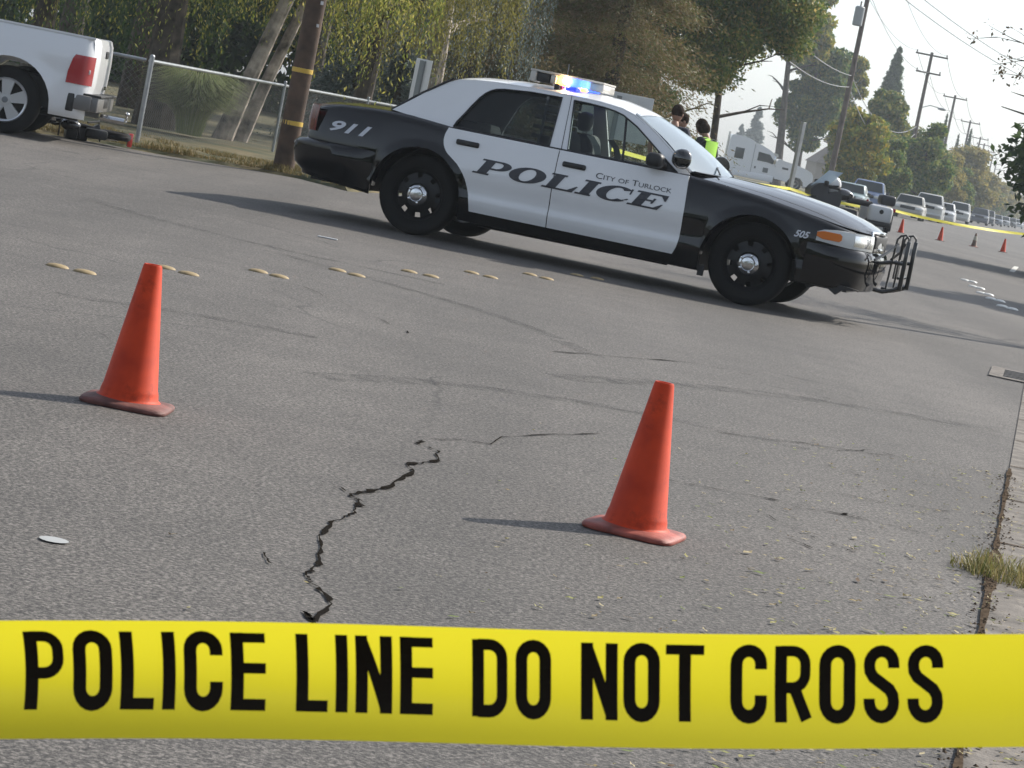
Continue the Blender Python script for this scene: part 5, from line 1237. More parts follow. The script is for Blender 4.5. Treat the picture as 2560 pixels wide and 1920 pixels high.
for tx, ty, tz in ((-4.1, -1.0, 2.95), (-3.9, .3, 2.85), (-3.8, -.5, 3.1), (-3.7, 1.0, 3.0), (-4.0, -.2, 3.05), (-4.15, .6, 2.9), (-3.7, .2, 2.75), (-3.5, -1, 3.0), (-3.6, .8, 2.8), (-3.6, -.4, 2.6)):
    s0 = Vector((-.2, 0, rr.uniform(2.6, 3.4))); dv = Vector((tx, ty, tz))-s0; twig(s0, dv.normalized(), dv.length*.80, .022, 2)
tm.build('trunk', BARK, bt)
for p_ in tips:
    if rr.random() < .8: lv.clump(tuple(p_), (.09, .09, .09), rr.randint(2, 8), .026, .015, .3)
lv.build('crown', G_BROWN, bt)
# grass on the sunlit verge by the fence
gr = MB(); rr = random.Random(8)
for _ in range(30000):
    x = rr.uniform(-6.4, -1.9); y = rr.uniform(30.0, 34.5); zb = .03 + rz(x, y)*.9
    i_ = min(range(len(ed)), key=lambda q: (ed[q][0]-x)**2) if False else 0
    lim = interp([(-9.0, 28.9), (-6.1, 30.7), (-5.6, 31.35), (-5.07, 31.6), (-4.55, 31.7), (-3.95, 31.9), (-3.45, 31.75), (-2.9, 31.4), (-2.2, 30.0), (-1.9, 31.6)], x)
    if y < lim+.02 or x > kl(y)-.05 and y > 31.5: continue
    blades(gr, x, y, .03, .03, 2, .015, .055 if noise.noise((x*1.3, y*1.3, 0)) < .2 else .11, rr, zb, .0045, 1.1)
tag(gr.build('verge_grass', leafmat('dry_grass_blades', [(0.08, 0.085, 0.025), (0.19, 0.14, 0.055), (0.27, 0.20, 0.085), (0.07, 0.09, 0.025)], .25), smooth=None, fix=False), 'dry yellow grass along the fence foot', 'grass', kind='stuff')
# unseen trees added behind the viewer so the car's flank mirrors something dark
bw = Leaves(88)
for _ in range(420):
    bw.clump((bw.r.uniform(-48, 48), bw.r.uniform(-34, -27), bw.r.uniform(.0, 7.0)), (2.0, 1.4, 1.3), 60, .42, .26, .2)
tag(bw.build('unseen_tree_belt', G_DARK, None), 'unseen belt of dark trees added behind the viewer to darken the car reflections', 'woodland', kind='stuff')
# ================================================================== other vehicles
V_WHITE = mat('pickup_white_paint', (0.72, 0.73, 0.74), 0.3, coat=0.6)
V_DARKUNDER = mat('dark_underside', (0.012, 0.012, 0.012), 0.8)
V_ALLOY = mat('alloy_wheel', (0.55, 0.56, 0.58), 0.3, metal=0.7)
V_RED = mat('bright_red_lens', (0.34, 0.005, 0.008), 0.25, coat=0.3)
def wheel_part(parent, x, y, z, r, w, s, spokes=5, rim_m=None, rim_r=None):
    """road wheel whose outer face looks along s*y"""
    M = Mx((x, y, z), (R(-90) if s > 0 else R(90), 0, 0)); rr_ = rim_r or r*.62
    t = MB(); t.lathe([(rr_, -w), (r*.9, -w), (r, -w*.85), (r, -w*.15), (r*.95, -.005), (r*.88, .004), (rr_*1.02, -.004), (rr_, -.02), (rr_, -w)], M, 36); ty = t.build('tyre', P_RUB, parent, smooth=45)
    t = MB(); t.lathe([(rr_*1.01, -.006), (rr_*.97, .004), (rr_*.90, -.002), (rr_*.88, -.03), (rr_*.88, -w*.7)], M, 36)
    t.lathe([(0, .005), (rr_*.26, .003), (rr_*.30, -.012), (rr_*.30, -.04)], M, 20)
    if spokes:
        for k in range(spokes):
            a = 2*math.pi*k/spokes+.3; ca, sa = math.cos(a), math.sin(a)
            def pt(rr2, wd, h_): return (rr2*ca - wd*sa, rr2*sa + wd*ca, h_)
            w0, w1 = rr_*.17, rr_*.30
            t.add([pt(rr_*.2, -w0, 0), pt(rr_*.2, w0, 0), pt(rr_*.92, w1, .0), pt(rr_*.92, -w1, .0), pt(rr_*.2, -w0, -.05), pt(rr_*.2, w0, -.05), pt(rr_*.92, w1, -.05), pt(rr_*.92, -w1, -.05)], [(0, 1, 2, 3), (4, 7, 6, 5), (0, 4, 5, 1), (1, 5, 6, 2), (2, 6, 7, 3), (3, 7, 4, 0)], M)
    t.build('wheel_rim', rim_m or V_ALLOY, ty, smooth=40)
    t = MB(); t.lathe([(0, -.07), (rr_*.9, -.07)], M, 24); t.build('brake_backing', V_DARKUNDER, ty, smooth=None)
    t = MB(); t.lathe([(0, .012), (rr_*.13, .010), (rr_*.15, .0)], M, 14); t.build('centre_cap', mat('grey_cap', (0.16, 0.17, 0.18), 0.4), ty)
    return ty
# ------------------------------------------------------------------ white pickup at the left edge (nose to the left)
TY = 28.9; TXH = -.2058*TY
pk = thing('pickup_truck', 'white pickup truck cut by the left edge, its red tail lamp and tailgate in view', 'pickup truck', (TXH, TY, rz(TXH, TY)), R(4.5))
# local: x to the right = rearwards, y away from the viewer, z up, origin under the near rear hub
hw, WR = 1.92, .372
def bed_prof(s):                                             # cross section of the near flank (y outward negative), z
    return [(.30, .06), (.36, .02), (.50, .0), (.66, -.005), (.80, .005), (.92, .0), (1.04, .02), (1.13, .045), (1.165, .055), (1.185, .075), (1.19, .10)]
prof = smooth_tab(bed_prof(0), 2)
def arch_z(x, r=.475, zc=.36): return zc + math.sqrt(max(0, r*r-x*x)) if abs(x) < r else 0
xsb = sorted(set([-1.35, -1.1, -.9, -.7, -.55] + [round(-.475*math.cos(math.pi*k/16), 4) for k in range(17)] + [.55, .66, .74, .80, .835, .855]))
t = MB()
for sd_ in (0, 1):
    rows = []
    for x in xsb:
        zb = max(.30, arch_z(x)); row = []
        for z, y in prof:
            zz = max(z, zb); yy = interp(prof, zz); c_ = max(0, x-.72)/.135; yy += .10*c_**2.2
            fl = math.hypot(x, zz-.36); yy -= .025*max(0, 1-abs(fl-.475)/.10)
            row.append((x - 0.0, yy if sd_ == 0 else hw-yy, zz))
        rows.append(row)
    t.grid(rows)
    t.grid([[(-.475*math.cos(math.pi*k/16), (e if sd_ == 0 else hw-e), .36+.475*math.sin(math.pi*k/16)) for k in range(17)] for e in (-.02, .22)])
t.box((-.25, hw/2, .80), (2.15, 1.5, .04)); t.box((-.25, .13, 1.00), (2.15, .04, .38)); t.box((-.25, hw-.13, 1.0), (2.15, .04, .38)); t.box((-.25, .10, 1.185), (2.18, .10, .02)); t.box((-.25, hw-.10, 1.185), (2.18, .10, .02))
body_p = t.build('cargo_bed', V_WHITE, pk, smooth=40)
t = MB(); rows = []
for y in [0.10+k*(hw-.20)/12 for k in range(13)]:
    e = min(1, min(y-.06, hw-.06-y)/.16); rows.append([(.80+.075*e, y, .56), (.825+.075*e, y, .70), (.83+.075*e, y, .95), (.82+.075*e, y, 1.12), (.80+.07*e, y, 1.185), (.76, y, 1.195), (.74, y, 1.0)])
t.grid(rows); tg = t.build('tailgate', V_WHITE, pk, smooth=50)
t = MB(); t.rbox((.905, hw/2, 1.03), (.02, .26, .08), .02, 2); t.build('tailgate_handle', P_MATTE, tg)
t = MB(); t.rbox((.905, hw*.70, .66), (.008, .26, .045), .003, 1); t.build('badge', mat('chrome_trim', (0.75, 0.75, 0.75), 0.12, metal=1.0), tg)
for yb in (0, hw):
    sg = 1 if yb == 0 else -1; t = MB(); rows = []
    for z in (.672, .69, .80, .94, .975, .985):
        lft = interp([(.67, .60), (.80, .605), (.92, .625), (.985, .66)], z); row = []
        for k in range(9):
            x = lerp(lft, .872, k/8); c_ = max(0, x-.72)/.135; row.append((x+.004, yb+sg*(interp(prof, z)+.10*c_**2.2-.008), z))
        rows.append(row)
    t.grid(rows); t.build('tail_lamp', V_RED, pk, smooth=50)
    t = MB(); t.rbox((.80, yb+sg*.065, .82), (.09, .02, .05), .01, 2); t.build('reversing_lamp', mat('pale_lens', (0.55, 0.50, 0.50), 0.2, coat=1.0), pk)
t = MB(); t.rbox((.915, hw/2, .485), (.14, hw-.06, .165), .018, 2); t.rbox((.81, .045, .485), (.20, .09, .165), .018, 2); t.rbox((.80, hw-.05, .47), (.26, .10, .18), .03, 2)
bp_ = t.build('rear_bumper', mat('satin_chrome_bumper', (0.15, 0.145, 0.14), 0.35, metal=0.2), pk, smooth=45)
t = MB(); t.rbox((.965, hw/2, .505), (.05, .52, .13), .02, 2); t.rbox((.90, hw/2, .578), (.22, hw-.08, .025), .006, 1); t.build('bumper_step', P_MATTE, bp_)
t = MB(); t.rbox((.69, .042, .475), (.085, .095, .20), .015, 2); t.build('bumper_side_pad', P_MATTE, bp_)
t = MB(); t.tube([(.95, hw/2, .345), (1.22, hw/2, .345)], .035, 8); t.sphere((1.24, hw/2, .43), .027, 10, 8); t.tube([(1.24, hw/2, .34), (1.24, hw/2, .42)], .012, 8); t.build('tow_ball', P_CHROME, bp_)
t = MB(); t.box((-1.0, hw/2, .40), (3.4, .9, .10)); t.box((-.3, hw/2, .52), (2.2, 1.6, .3)); t.tube([(0, .1, .36), (0, hw-.1, .36)], .07, 10); t.sphere((0, hw/2, .36), (.16, .16, .15), 12, 8); t.tube([(-2, .55, .27), (.75, .55, .30)], .035, 8); t.build('chassis', V_DARKUNDER, pk, smooth=None)
t = MB(); t.rbox((.55, hw/2, .43), (.36, .5, .20), .09, 3); t.build('spare_tyre', P_RUB, pk)
# cab, outside the frame but standing there
t = MB(); cabp = [(-4.25, .45), (-4.30, .85), (-4.15, 1.0), (-3.05, 1.10), (-2.45, 1.66), (-1.70, 1.70), (-1.38, 1.62), (-1.36, 1.1), (-1.36, .32), (-2.75, .32), (-2.80, .55), (-3.1, .78), (-3.45, .78), (-3.72, .55), (-3.78, .34), (-4.2, .34)]
t.prism(cabp, lambda x, z: (x, .0+.24*max(0, z-1.05), z), lambda x, z: (x, hw-.24*max(0, z-1.05), z)); t.build('cab', V_WHITE, pk, smooth=30)
for yb, sg in ((0, 1), (hw, -1)):
    t = MB(); t.prism([(-2.85, 1.14), (-2.42, 1.56), (-1.75, 1.60), (-1.6, 1.14)], lambda x, z: (x, yb+sg*(.24*(z-1.05)-.008), z), lambda x, z: (x, yb+sg*(.24*(z-1.05)+.02), z)); t.build('side_window', P_DARKGL, pk, smooth=None)
for x in (0, -3.28):
    wheel_part(pk, x, .03, .36, WR, .26, -1, 5, None, .238); wheel_part(pk, x, hw-.03, .36, WR, .26, 1, 5, None, .238)
# ------------------------------------------------------------------ motorcycle lying wrecked behind the pickup
fm = thing('wrecked_motorcycle', 'dark motorcycle lying on its side on the ground behind the pickup bumper', 'motorcycle', (-5.50, 31.05, rz(-5.4, 31.0)-.01), R(200)); fm.scale = (.62, .82, .80)
M_BKR = mat('dark_bike_metal', (0.03, 0.03, 0.033), 0.4, metal=0.5)
def torus(mb, c, R0, r0, ax='z', n=24, m=8):
    rows = []
    for i in range(n):
        a = 2*math.pi*i/n; row = []
        for k in range(m):
            b_ = 2*math.pi*k/m; q = (R0+r0*math.cos(b_)); p_ = (q*math.cos(a), q*math.sin(a), r0*math.sin(b_)) if ax == 'z' else (q*math.cos(a), r0*math.sin(b_), q*math.sin(a))
            row.append((p_[0]+c[0], p_[1]+c[1], p_[2]+c[2]))
        rows.append(row)
    rows.append(rows[0]); mb.grid(rows, True)
for x, tl_ in ((-.72, .04), (.70, .10)):
    t = MB(); torus(t, (x, 0, .14+tl_), .24, .055); ty = t.build('tyre', P_RUB, fm)
    t = MB(); t.lathe([(.05, .0), (.2, .01), (.21, -.02)], Mx((x, 0, .15+tl_)), 18); t.build('wheel_rim', M_BKR, ty)
t = MB(); t.rbox((-.05, -.05, .12), (.30, .30, .2), .03, 2); t.rbox((.12, .05, .10), (.22, .22, .16), .03, 2); t.rbox((-.3, .05, .22), (.2, .14, .08), .02, 2, rot=Matrix.Rotation(R(30), 3, 'Y')); t.tube([(.1, -.3, .05), (.15, -.1, .3), (.3, .2, .36)], .016, 6); t.tube([(-.5, -.2, .05), (-.35, .1, .34), (-.1, .3, .3)], .016, 6); t.tube([(.0, .35, .05), (.1, .1, .4)], .014, 6); t.tube([(-.72, .08, .17), (-.3, .1, .22), (.2, .15, .26), (.68, .1, .25)], .03, 8); t.tube([(.68, -.08, .22), (.5, .35, .2), (.45, .5, .22)], .022, 8); t.tube([(.45, .52, .05), (.45, .52, .36)], .014, 8)
for k in range(5): t.rbox((-.02, -.22, .10+.03*k), (.3, .06, .012), .004, 1)
t.build('engine_frame', M_BKR, fm)
t = MB(); t.sphere((.18, .20, .22), (.20, .10, .09), 14, 8); t.build('fuel_tank', mat('black_tank_paint', (0.008, 0.008, 0.01), 0.15, coat=1.0), fm)
t = MB(); t.rbox((-.30, .26, .16), (.42, .12, .14), .04, 2); t.build('saddle', P_MATTE, fm)
t = MB(); t.rbox((.62, .18, .30), (.10, .2, .14), .03, 2, rot=Matrix.Rotation(R(25), 3, 'X')); t.rbox((.30, -.10, .30), (.16, .12, .05), .02, 2); t.build('fairing_piece', V_WHITE, fm)
t = MB(); t.tube([(-.1, -.30, .08), (-.5, -.3, .1), (-.85, -.22, .14)], [.03, .04, .045], 10); t.build('exhaust', P_CHROME, fm)
t = MB(); t.rbox((-1.0, .02, .15), (.09, .10, .20), .015, 2); t.build('tail_lamp', mat('glowing_red_lens', (0.65, 0.04, 0.03), 0.25, coat=1.0), fm)

# ------------------------------------------------------------------ parked cars along the far kerb, fronts toward us
GLS = mat('car_glass_dark', (0.020, 0.028, 0.032), 0.12, spec=0.35)
def parked(name, label, X, Y, paint, W, L_, H, hoodz, kind, group='vehicles parked along the far kerb', yaw=-math.atan(KD), cat='car', z=0.0):
    c = thing(name, label, cat, (X, Y, z), yaw, group)
    pm = mat('paint_'+paint[0], paint[1], 0.3, coat=0.6)
    hw_ = W/2
    # side profile (y forward = toward viewer negative), lower body
    zg = .24; y0 = -L_/2; hood_end = y0 + (.26 if kind != 'pickup' else .28)*L_; ws_top = hood_end + .30*H*1.15; roof_end = {'sedan': y0+.70*L_, 'wagon': y0+.93*L_, 'pickup': y0+.56*L_}[kind]
    low = [(y0+.02, zg), (y0-.01, .45), (y0+.03, hoodz-.16), (y0+.12, hoodz-.06), (hood_end, hoodz+.02), (roof_end, hoodz+.04), (-y0-.05, hoodz+.0), (-y0, .5), (-y0-.04, zg)]
    t = MB(); rows = []
    for f_ in (-1, -.97, -.86, -.5, 0, .5, .86, .97, 1):
        e = abs(f_); sh = .10*max(0, e-.8)/.2; rows.append([(f_*hw_*(1-.03*(z_ > hoodz-.1)), y + (sh if i < 4 else (-sh if i > 5 else 0)), z_ - (sh*.7 if 2 < i < 7 else 0)) for i, (y, z_) in enumerate(low)])
    t.grid(rows); t.poly(rows[0]); t.poly(rows[-1]); b_ = t.build('body', pm, c, smooth=40)
    t = MB(); rows = []
    cab = [(hood_end-.02, hoodz+.0), (ws_top, H-.03), (ws_top+.12, H), (roof_end-.25, H), (roof_end, H-.04), (roof_end+(.55 if kind == 'sedan' else .06), hoodz+.02)]
    for f_ in (-1, -.93, -.5, 0, .5, .93, 1):
        rows.append([(f_*hw_*lerp(.95, .76, max(0, (z_-hoodz)/(H-hoodz))), y, z_ - .05*max(0, abs(f_)-.9)/.1*(z_ > hoodz+.2)) for y, z_ in cab])
    t.grid(rows); t.poly(rows[0]); t.poly(rows[-1]); cb = t.build('cabin', pm, c, smooth=35)
    def on_ws(u_, v_): 
        y = lerp(hood_end-.02, ws_top, v_)-.012; z_ = lerp(hoodz, H-.03, v_)+.006; return (u_*hw_*lerp(.95, .76, v_), y, z_)
    t = MB(); t.grid([[on_ws(lerp(-.90, .90, k/6), v_) for k in range(7)] for v_ in (.10, .5, .93)]); t.build('windscreen', GLS, cb)
    for s in (-1, 1):
        t = MB(); q = [(hood_end+.22, hoodz+.09), (ws_top+.10, H-.10), (roof_end-.25, H-.10), (roof_end-.02, hoodz+.10)]
        t.poly([(s*(hw_*lerp(.95, .76, (z_-hoodz)/(H-hoodz))+.008), y, z_) for y, z_ in q]); t.build('side_window', GLS, cb, smooth=None)
        t = MB(); t.rbox((s*hw_*.72, y0+.0, hoodz-.20), (hw_*.42, .08, .15), .03, 2); t.build('headlight', mat('headlamp_glass', (0.55, 0.56, 0.55), 0.15, coat=1.0), c)
        t = MB(); t.rbox((s*(hw_+.09), hood_end+.30, hoodz+.10), (.18, .10, .13), .03, 2); t.build('door_mirror', P_MATTE, c)
    t = MB(); t.rbox((0, y0-.01, hoodz-.20), (hw_*.95, .06, .17), .02, 2); t.build('grille', P_MATTE, c)
    t = MB(); t.rbox((0, y0-.04, .46), (W*.97, .16, .18), .04, 2); t.build('bumper', pm if kind != 'pickup' else mat('dull_chrome', (0.5, 0.5, 0.5), 0.3, metal=0.6), c)
    r_ = .33 if kind == 'sedan' else .37
    for s in (-1, 1):
        for yy in (y0+.19*L_, -y0-.2*L_):
            t = MB(); M = Mx((s*(hw_-.12), yy, r_), (0, R(90), 0)); t.lathe([(0, -.11), (r_*.9, -.11), (r_, -.08), (r_, .08), (r_*.9, .11), (0, .11)], M, 20); t.build('wheel', P_RUB, c)
    t = MB(); t.box((0, 0, .3), (W*.8, L_*.85, .16)); t.build('underside', V_DARKUNDER, c, smooth=None)
    if kind == 'pickup':
        t = MB(); t.box((0, roof_end+.9, hoodz-.02), (W*.8, 1.6, .10)); t.build('cargo_floor', V_DARKUNDER, c, smooth=None)
    return c
def px(k, Y): return k*Y
parked('parked_car', 'pale teal car parked beside the blue pickup, partly hidden by the motorcycle', px(.1095, 139), 139, ('pale_teal', (0.30, 0.38, 0.38)), 1.72, 4.3, 1.38, .86, 'sedan', z=0)
parked('parked_pickup', 'blue pickup with a pale roof edge parked behind the police motorcycle', px(.1158, 148), 148, ('dull_blue', (0.12, 0.17, 0.30)), 1.95, 5.2, 1.72, 1.08, 'pickup', cat='pickup')
parked('parked_car', 'pale beige sedan parked behind the yellow tape, left of the first far cone', px(.1318, 158), 158, ('pale_beige', (0.40, 0.38, 0.33)), 1.80, 4.8, 1.40, .86, 'sedan')
parked('parked_pickup', 'white pickup cab showing above the pale beige sedan', px(.1388, 174), 174, ('off_white', (0.52, 0.52, 0.50)), 1.95, 5.2, 1.75, 1.10, 'pickup', cat='pickup')
parked('parked_car', 'small white car with a bright windscreen, third in the far row', px(.1443, 180), 180, ('plain_white', (0.58, 0.59, 0.60)), 1.68, 4.0, 1.40, .86, 'sedan')
parked('parked_wagon', 'boxy old white wagon with a black grille in the far row', px(.1502, 232), 232, ('chalk_white', (0.55, 0.55, 0.54)), 1.85, 4.8, 1.75, 1.02, 'wagon')
parked('parked_wagon', 'dark blue wagon parked beyond the boxy white one', px(.1580, 280), 280, ('navy', (0.05, 0.06, 0.09)), 1.85, 4.8, 1.70, 1.0, 'wagon')
parked('parked_wagon', 'dark grey wagon just behind the dark blue one', px(.1605, 305), 305, ('dark_grey', (0.09, 0.09, 0.10)), 1.85, 4.8, 1.70, 1.0, 'wagon')
parked('parked_car', 'hazy blue grey car, first of the most distant cluster', px(.1640, 350), 350, ('blue_grey', (0.18, 0.20, 0.25)), 1.8, 4.6, 1.42, .86, 'sedan')
parked('parked_car', 'hazy pale car, second of the most distant cluster', px(.1670, 380), 380, ('pale_grey', (0.40, 0.40, 0.42)), 1.8, 4.6, 1.42, .86, 'sedan')
parked('parked_car', 'hazy dark car, third of the most distant cluster', px(.1695, 400), 400, ('charcoal', (0.08, 0.08, 0.09)), 1.8, 4.6, 1.42, .86, 'sedan')
parked('parked_car', 'hazy white car at the right end of the most distant cluster', px(.1722, 430), 430, ('white', (0.6, 0.6, 0.6)), 1.8, 4.6, 1.42, .86, 'sedan')

# ------------------------------------------------------------------ white truck tractor across the street
SY = 215.0
sm_ = thing('semi_truck', 'white truck tractor with a tall rounded sleeper cab standing across the far road', 'truck', (.0611*SY, SY, .02), R(2))
WT = mat('truck_white', (0.80, 0.81, 0.84), 0.35, coat=0.5)
def slab(pts, y0, y1, m, name, parent, rnd=.0, sm_a=35):
    t = MB(); t.prism(pts, lambda x, z: (x, y0, z), lambda x, z: (x, y1, z)); return t.build(name, m, parent, smooth=sm_a)
slp = smooth_tab([(.0, .75), (0.0, 2.2), (.03, 3.15), (.15, 3.42), (.45, 3.46), (1.0, 3.44), (1.6, 3.34), (1.95, 3.20), (2.02, 2.9), (2.05, 2.0), (2.05, .75)], 3)
slab(slp, -1.05, 1.15, WT, 'sleeper', sm_)
dc = [(2.07, .75), (2.07, 3.15), (2.6, 3.02), (3.2, 2.80), (3.62, 2.58), (3.95, 2.05), (4.02, 1.85), (4.02, .75)]
slab(dc, -1.0, 1.1, WT, 'day_cab', sm_)
hd = smooth_tab([(4.03, .62), (4.03, 2.14), (4.6, 2.12), (5.4, 2.03), (6.3, 1.84), (6.9, 1.62), (7.08, 1.2), (7.02, .45)], 2)
hpts = hd + [(6.4, .45), (6.35, .75), (6.05, 1.02), (5.65, 1.05), (5.25, .9), (5.05, .55)]
slab(hpts, -.98, 1.08, WT, 'hood', sm_)
t = MB(); t.rbox((.92, -1.06, 2.08), (.72, .03, .85), .08, 3); t.rbox((.92, -1.07, 2.08), (.62, .03, .75), .08, 3); t.build('sleeper_window', GLS, sm_)
t = MB(); t.prism([(2.42, 1.78), (2.42, 2.48), (3.35, 2.40), (3.72, 2.0), (3.72, 1.70), (3.2, 1.78)], lambda x, z: (x, -1.03, z), lambda x, z: (x, -.95, z)); t.build('door_window', GLS, sm_, smooth=None)
t = MB(); t.prism([(3.0, .95), (3.0, 1.32), (3.42, 1.32), (3.42, .95)], lambda x, z: (x, -1.03, z), lambda x, z: (x, -.97, z)); t.prism([(2.28, 1.12), (2.28, 1.3), (2.42, 1.3), (2.42, 1.12)], lambda x, z: (x, -1.03, z), lambda x, z: (x, -.97, z)); t.build('lower_window', mat('grey_panel_dark', (0.08, 0.09, 0.10), 0.4), sm_, smooth=None)
t = MB(); t.rbox((4.75, -1.0, 1.55), (.5, .04, .16), .02, 1); t.build('air_intake', P_MATTE, sm_)
t = MB(); t.rbox((3.78, -1.32, 2.05), (.20, .22, .62), .06, 2); t.tube([(3.78, -1.32, 2.4), (3.85, -1.0, 2.45)], .025, 6); t.tube([(3.78, -1.32, 1.75), (3.95, -1.0, 1.55)], .025, 6); t.build('wing_mirror', P_CHROME, sm_)
t = MB(); t.prism([(3.60, 2.62), (3.98, 2.55), (4.05, 2.36), (3.92, 2.30), (3.64, 2.50)], lambda x, z: (x, -1.0, z), lambda x, z: (x, 1.1, z)); t.build('sun_visor', P_CHROME, sm_, smooth=None)
t = MB(); t.rbox((2.05, -1.045, 2.0), (.035, .02, 2.5), .005, 1); t.build('cab_gap', mat('truck_gap_grey', (0.22, 0.23, 0.25), 0.6), sm_)
t = MB(); t.rbox((2.0, -.93, .52), (3.9, .22, .50), .05, 2); t.build('side_skirt', WT, sm_)
t = MB(); t.box((1.0, .05, .7), (8.5, .9, .3)); t.build('chassis', V_DARKUNDER, sm_, smooth=None)
for x in (5.72, -.75, -2.05):
    for s, y in ((-1, -1.02), (1, 1.12)): wheel_part(sm_, x, y, .52, .52, .35, s, 0, P_CHROME, .30)
t = MB(); t.tube([(-.12, -.85, .8), (-.12, -.85, 3.6)], .09, 10); t.build('exhaust_stack', P_CHROME, sm_)

# ------------------------------------------------------------------ buildings beyond
hs_ = thing('house', 'beige house with a hipped roof behind the transformer pole', 'house', (.0990*300, 300, 0), R(8)); hs_.scale = (1, 1, 1.45)
t = MB(); t.box((0, 0, 1.1), (3.8, 5, 2.2)); t.build('wall', mat('beige_render', (0.36, 0.31, 0.26), 0.85), hs_, smooth=None)
t = MB(); t.add([(-2.1, -2.8, 2.15), (2.1, -2.8, 2.15), (2.1, 2.8, 2.15), (-2.1, 2.8, 2.15), (0, -1.0, 3.75), (0, 1.0, 3.75)], [(0, 1, 4), (1, 2, 5, 4), (2, 3, 5), (3, 0, 4, 5), (0, 3, 2, 1)]); t.build('roof', mat('brown_shingle', (0.22, 0.18, 0.15), 0.9, var=0.2, vscale=6), hs_, smooth=None)
t = MB(); t.rbox((.2, -2.52, 1.2), (.9, .05, .9), .02, 1); t.build('window', GLS, hs_)

# ------------------------------------------------------------------ police motorcycle (nose to the left)
BY = 62.0
mc = thing('police_motorcycle', 'white and black police motorcycle with panniers parked beyond the car hood', 'motorcycle', (.1095*BY, BY, 0), R(9))
BW = mat('bike_white', (0.66, 0.67, 0.68), 0.28, coat=0.8)
for x in (-.80, .72):
    t = MB(); torus(t, (x, 0, .325), .25, .072, 'y', 28, 10); ty = t.build('tyre', P_RUB, mc)
    t = MB(); M = Mx((x, 0, .325), (R(90), 0, 0)); t.lathe([(.0, .05), (.05, .05), (.055, .02), (.19, .02), (.2, .05), (.21, .05), (.21, -.05), (.2, -.05), (.19, -.02), (.055, -.02), (.05, -.05), (0, -.05)], M, 24); t.build('wheel_rim', V_ALLOY, ty)
t = MB(); t.tube([(-.80, -.1, .33), (-.62, -.1, .75), (-.55, -.08, .95)], .03, 8); t.tube([(-.80, .1, .33), (-.62, .1, .75), (-.55, .08, .95)], .03, 8); t.tube([(.72, -.1, .33), (.2, -.12, .42)], .04, 8); t.rbox((-.12, 0, .45), (.62, .5, .38), .08, 3); t.tube([(-.2, -.42, .40), (-.2, .42, .40)], .09, 12); t.build('engine_frame', M_BKR, mc)
t = MB(); fp = smooth_tab([(-1.0, .80), (-1.02, .92), (-.88, 1.08), (-.70, 1.10), (-.60, .98), (-.66, .84), (-.85, .78)], 2)
t.prism(fp, lambda x, z: (x, -.30+.22*max(0, abs(x+.75)-.1), z), lambda x, z: (x, .30-.22*max(0, abs(x+.75)-.1), z)); t.build('fairing', mat('dark_grey_box', (0.03, 0.032, 0.04), 0.4), mc, smooth=50)
t = MB(); fp = smooth_tab([(-.98, .72), (-.70, .84), (-.42, .98), (-.28, .90), (-.30, .60), (-.45, .42), (-.70, .50), (-.92, .60)], 2)
t.prism(fp, lambda x, z: (x, -.29, z), lambda x, z: (x, .29, z)); t.build('lower_fairing', mat('dark_grey_box', (0.03, 0.032, 0.04), 0.4), mc, smooth=50)
t = MB(); t.grid([[(lerp(-.98, -.62, v_)+.28*u_*u_, .25*u_*(1-.2*v_), lerp(1.0, 1.42, v_)) for u_ in [-1+k/4 for k in range(9)]] for v_ in (0, .5, 1)]); t.build('windscreen', glassmat('bike_screen', (.72, .74, .72), .05, sky_sheen=.7), mc)
for s in (-1, 1):
    t = MB(); t.rbox((-.74, s*.46, 1.12), (.09, .16, .11), .03, 2); t.tube([(-.70, s*.28, 1.05), (-.73, s*.44, 1.10)], .014, 6); t.build('mirror', P_MATTE, mc)
t = MB(); t.sphere((-.20, 0, .93), (.28, .19, .14), 16, 10); t.build('fuel_tank', mat('black_tank_paint', (0.008, 0.008, 0.01), 0.15, coat=1.0), mc)
t = MB(); t.sphere((-.46, -.05, 1.10), (.175, .16, .21), 20, 12); hb_ = t.build('helmet_shell', BW, mc)
t = MB(); t.grid([[(-.46+.185*math.cos(a_)*(1-.1*abs(v_)), -.05+.17*math.sin(a_)*(1-.1*abs(v_)), 1.06+.05*v_) for a_ in [R(-150+i*14) for i in range(12)]] for v_ in (-1, 0, 1)]); t.build('visor', P_MATTE, hb_)
t = MB(); t.tube([(-.42, -.36, 1.10), (-.52, -.2, 1.08), (-.52, .2, 1.08), (-.42, .36, 1.10)], .018, 8); t.build('handlebar', P_MATTE, mc)
t = MB(); t.rbox((.22, 0, .84), (.62, .32, .14), .06, 3); t.build('saddle', P_MATTE, mc)
for s in (-1, 1):
    t = MB(); t.rbox((.66, s*.36, .66), (.58, .22, .40), .09, 4); pn = t.build('pannier', BW, mc, smooth=60)
    t = MB(); M = Mx((.66, s*.473, .72), (R(90), 0, 0)); t.lathe([(0, .004), (.05, .004), (.052, -.004)], M, 16); t.build('badge', P_MATTE, pn)
    t = MB(); t.rbox((.66, s*.40, .44), (.56, .16, .12), .04, 2); t.build('lower_guard', P_MATTE, mc)
t = MB(); t.rbox((.86, 0, 1.00), (.36, .40, .24), .07, 3); t.build('top_box', mat('dark_grey_box', (0.03, 0.032, 0.04), 0.4), mc)
t = MB(); t.rbox((1.06, 0, .80), (.06, .26, .08), .02, 2); t.rbox((.33, -.30, .92), (.05, .05, .05), .015, 2); t.build('tail_lamp', V_RED, mc)
t = MB(); t.rbox((1.02, 0, .50), (.10, .24, .40), .04, 2); t.build('mudguard', P_MATTE, mc)

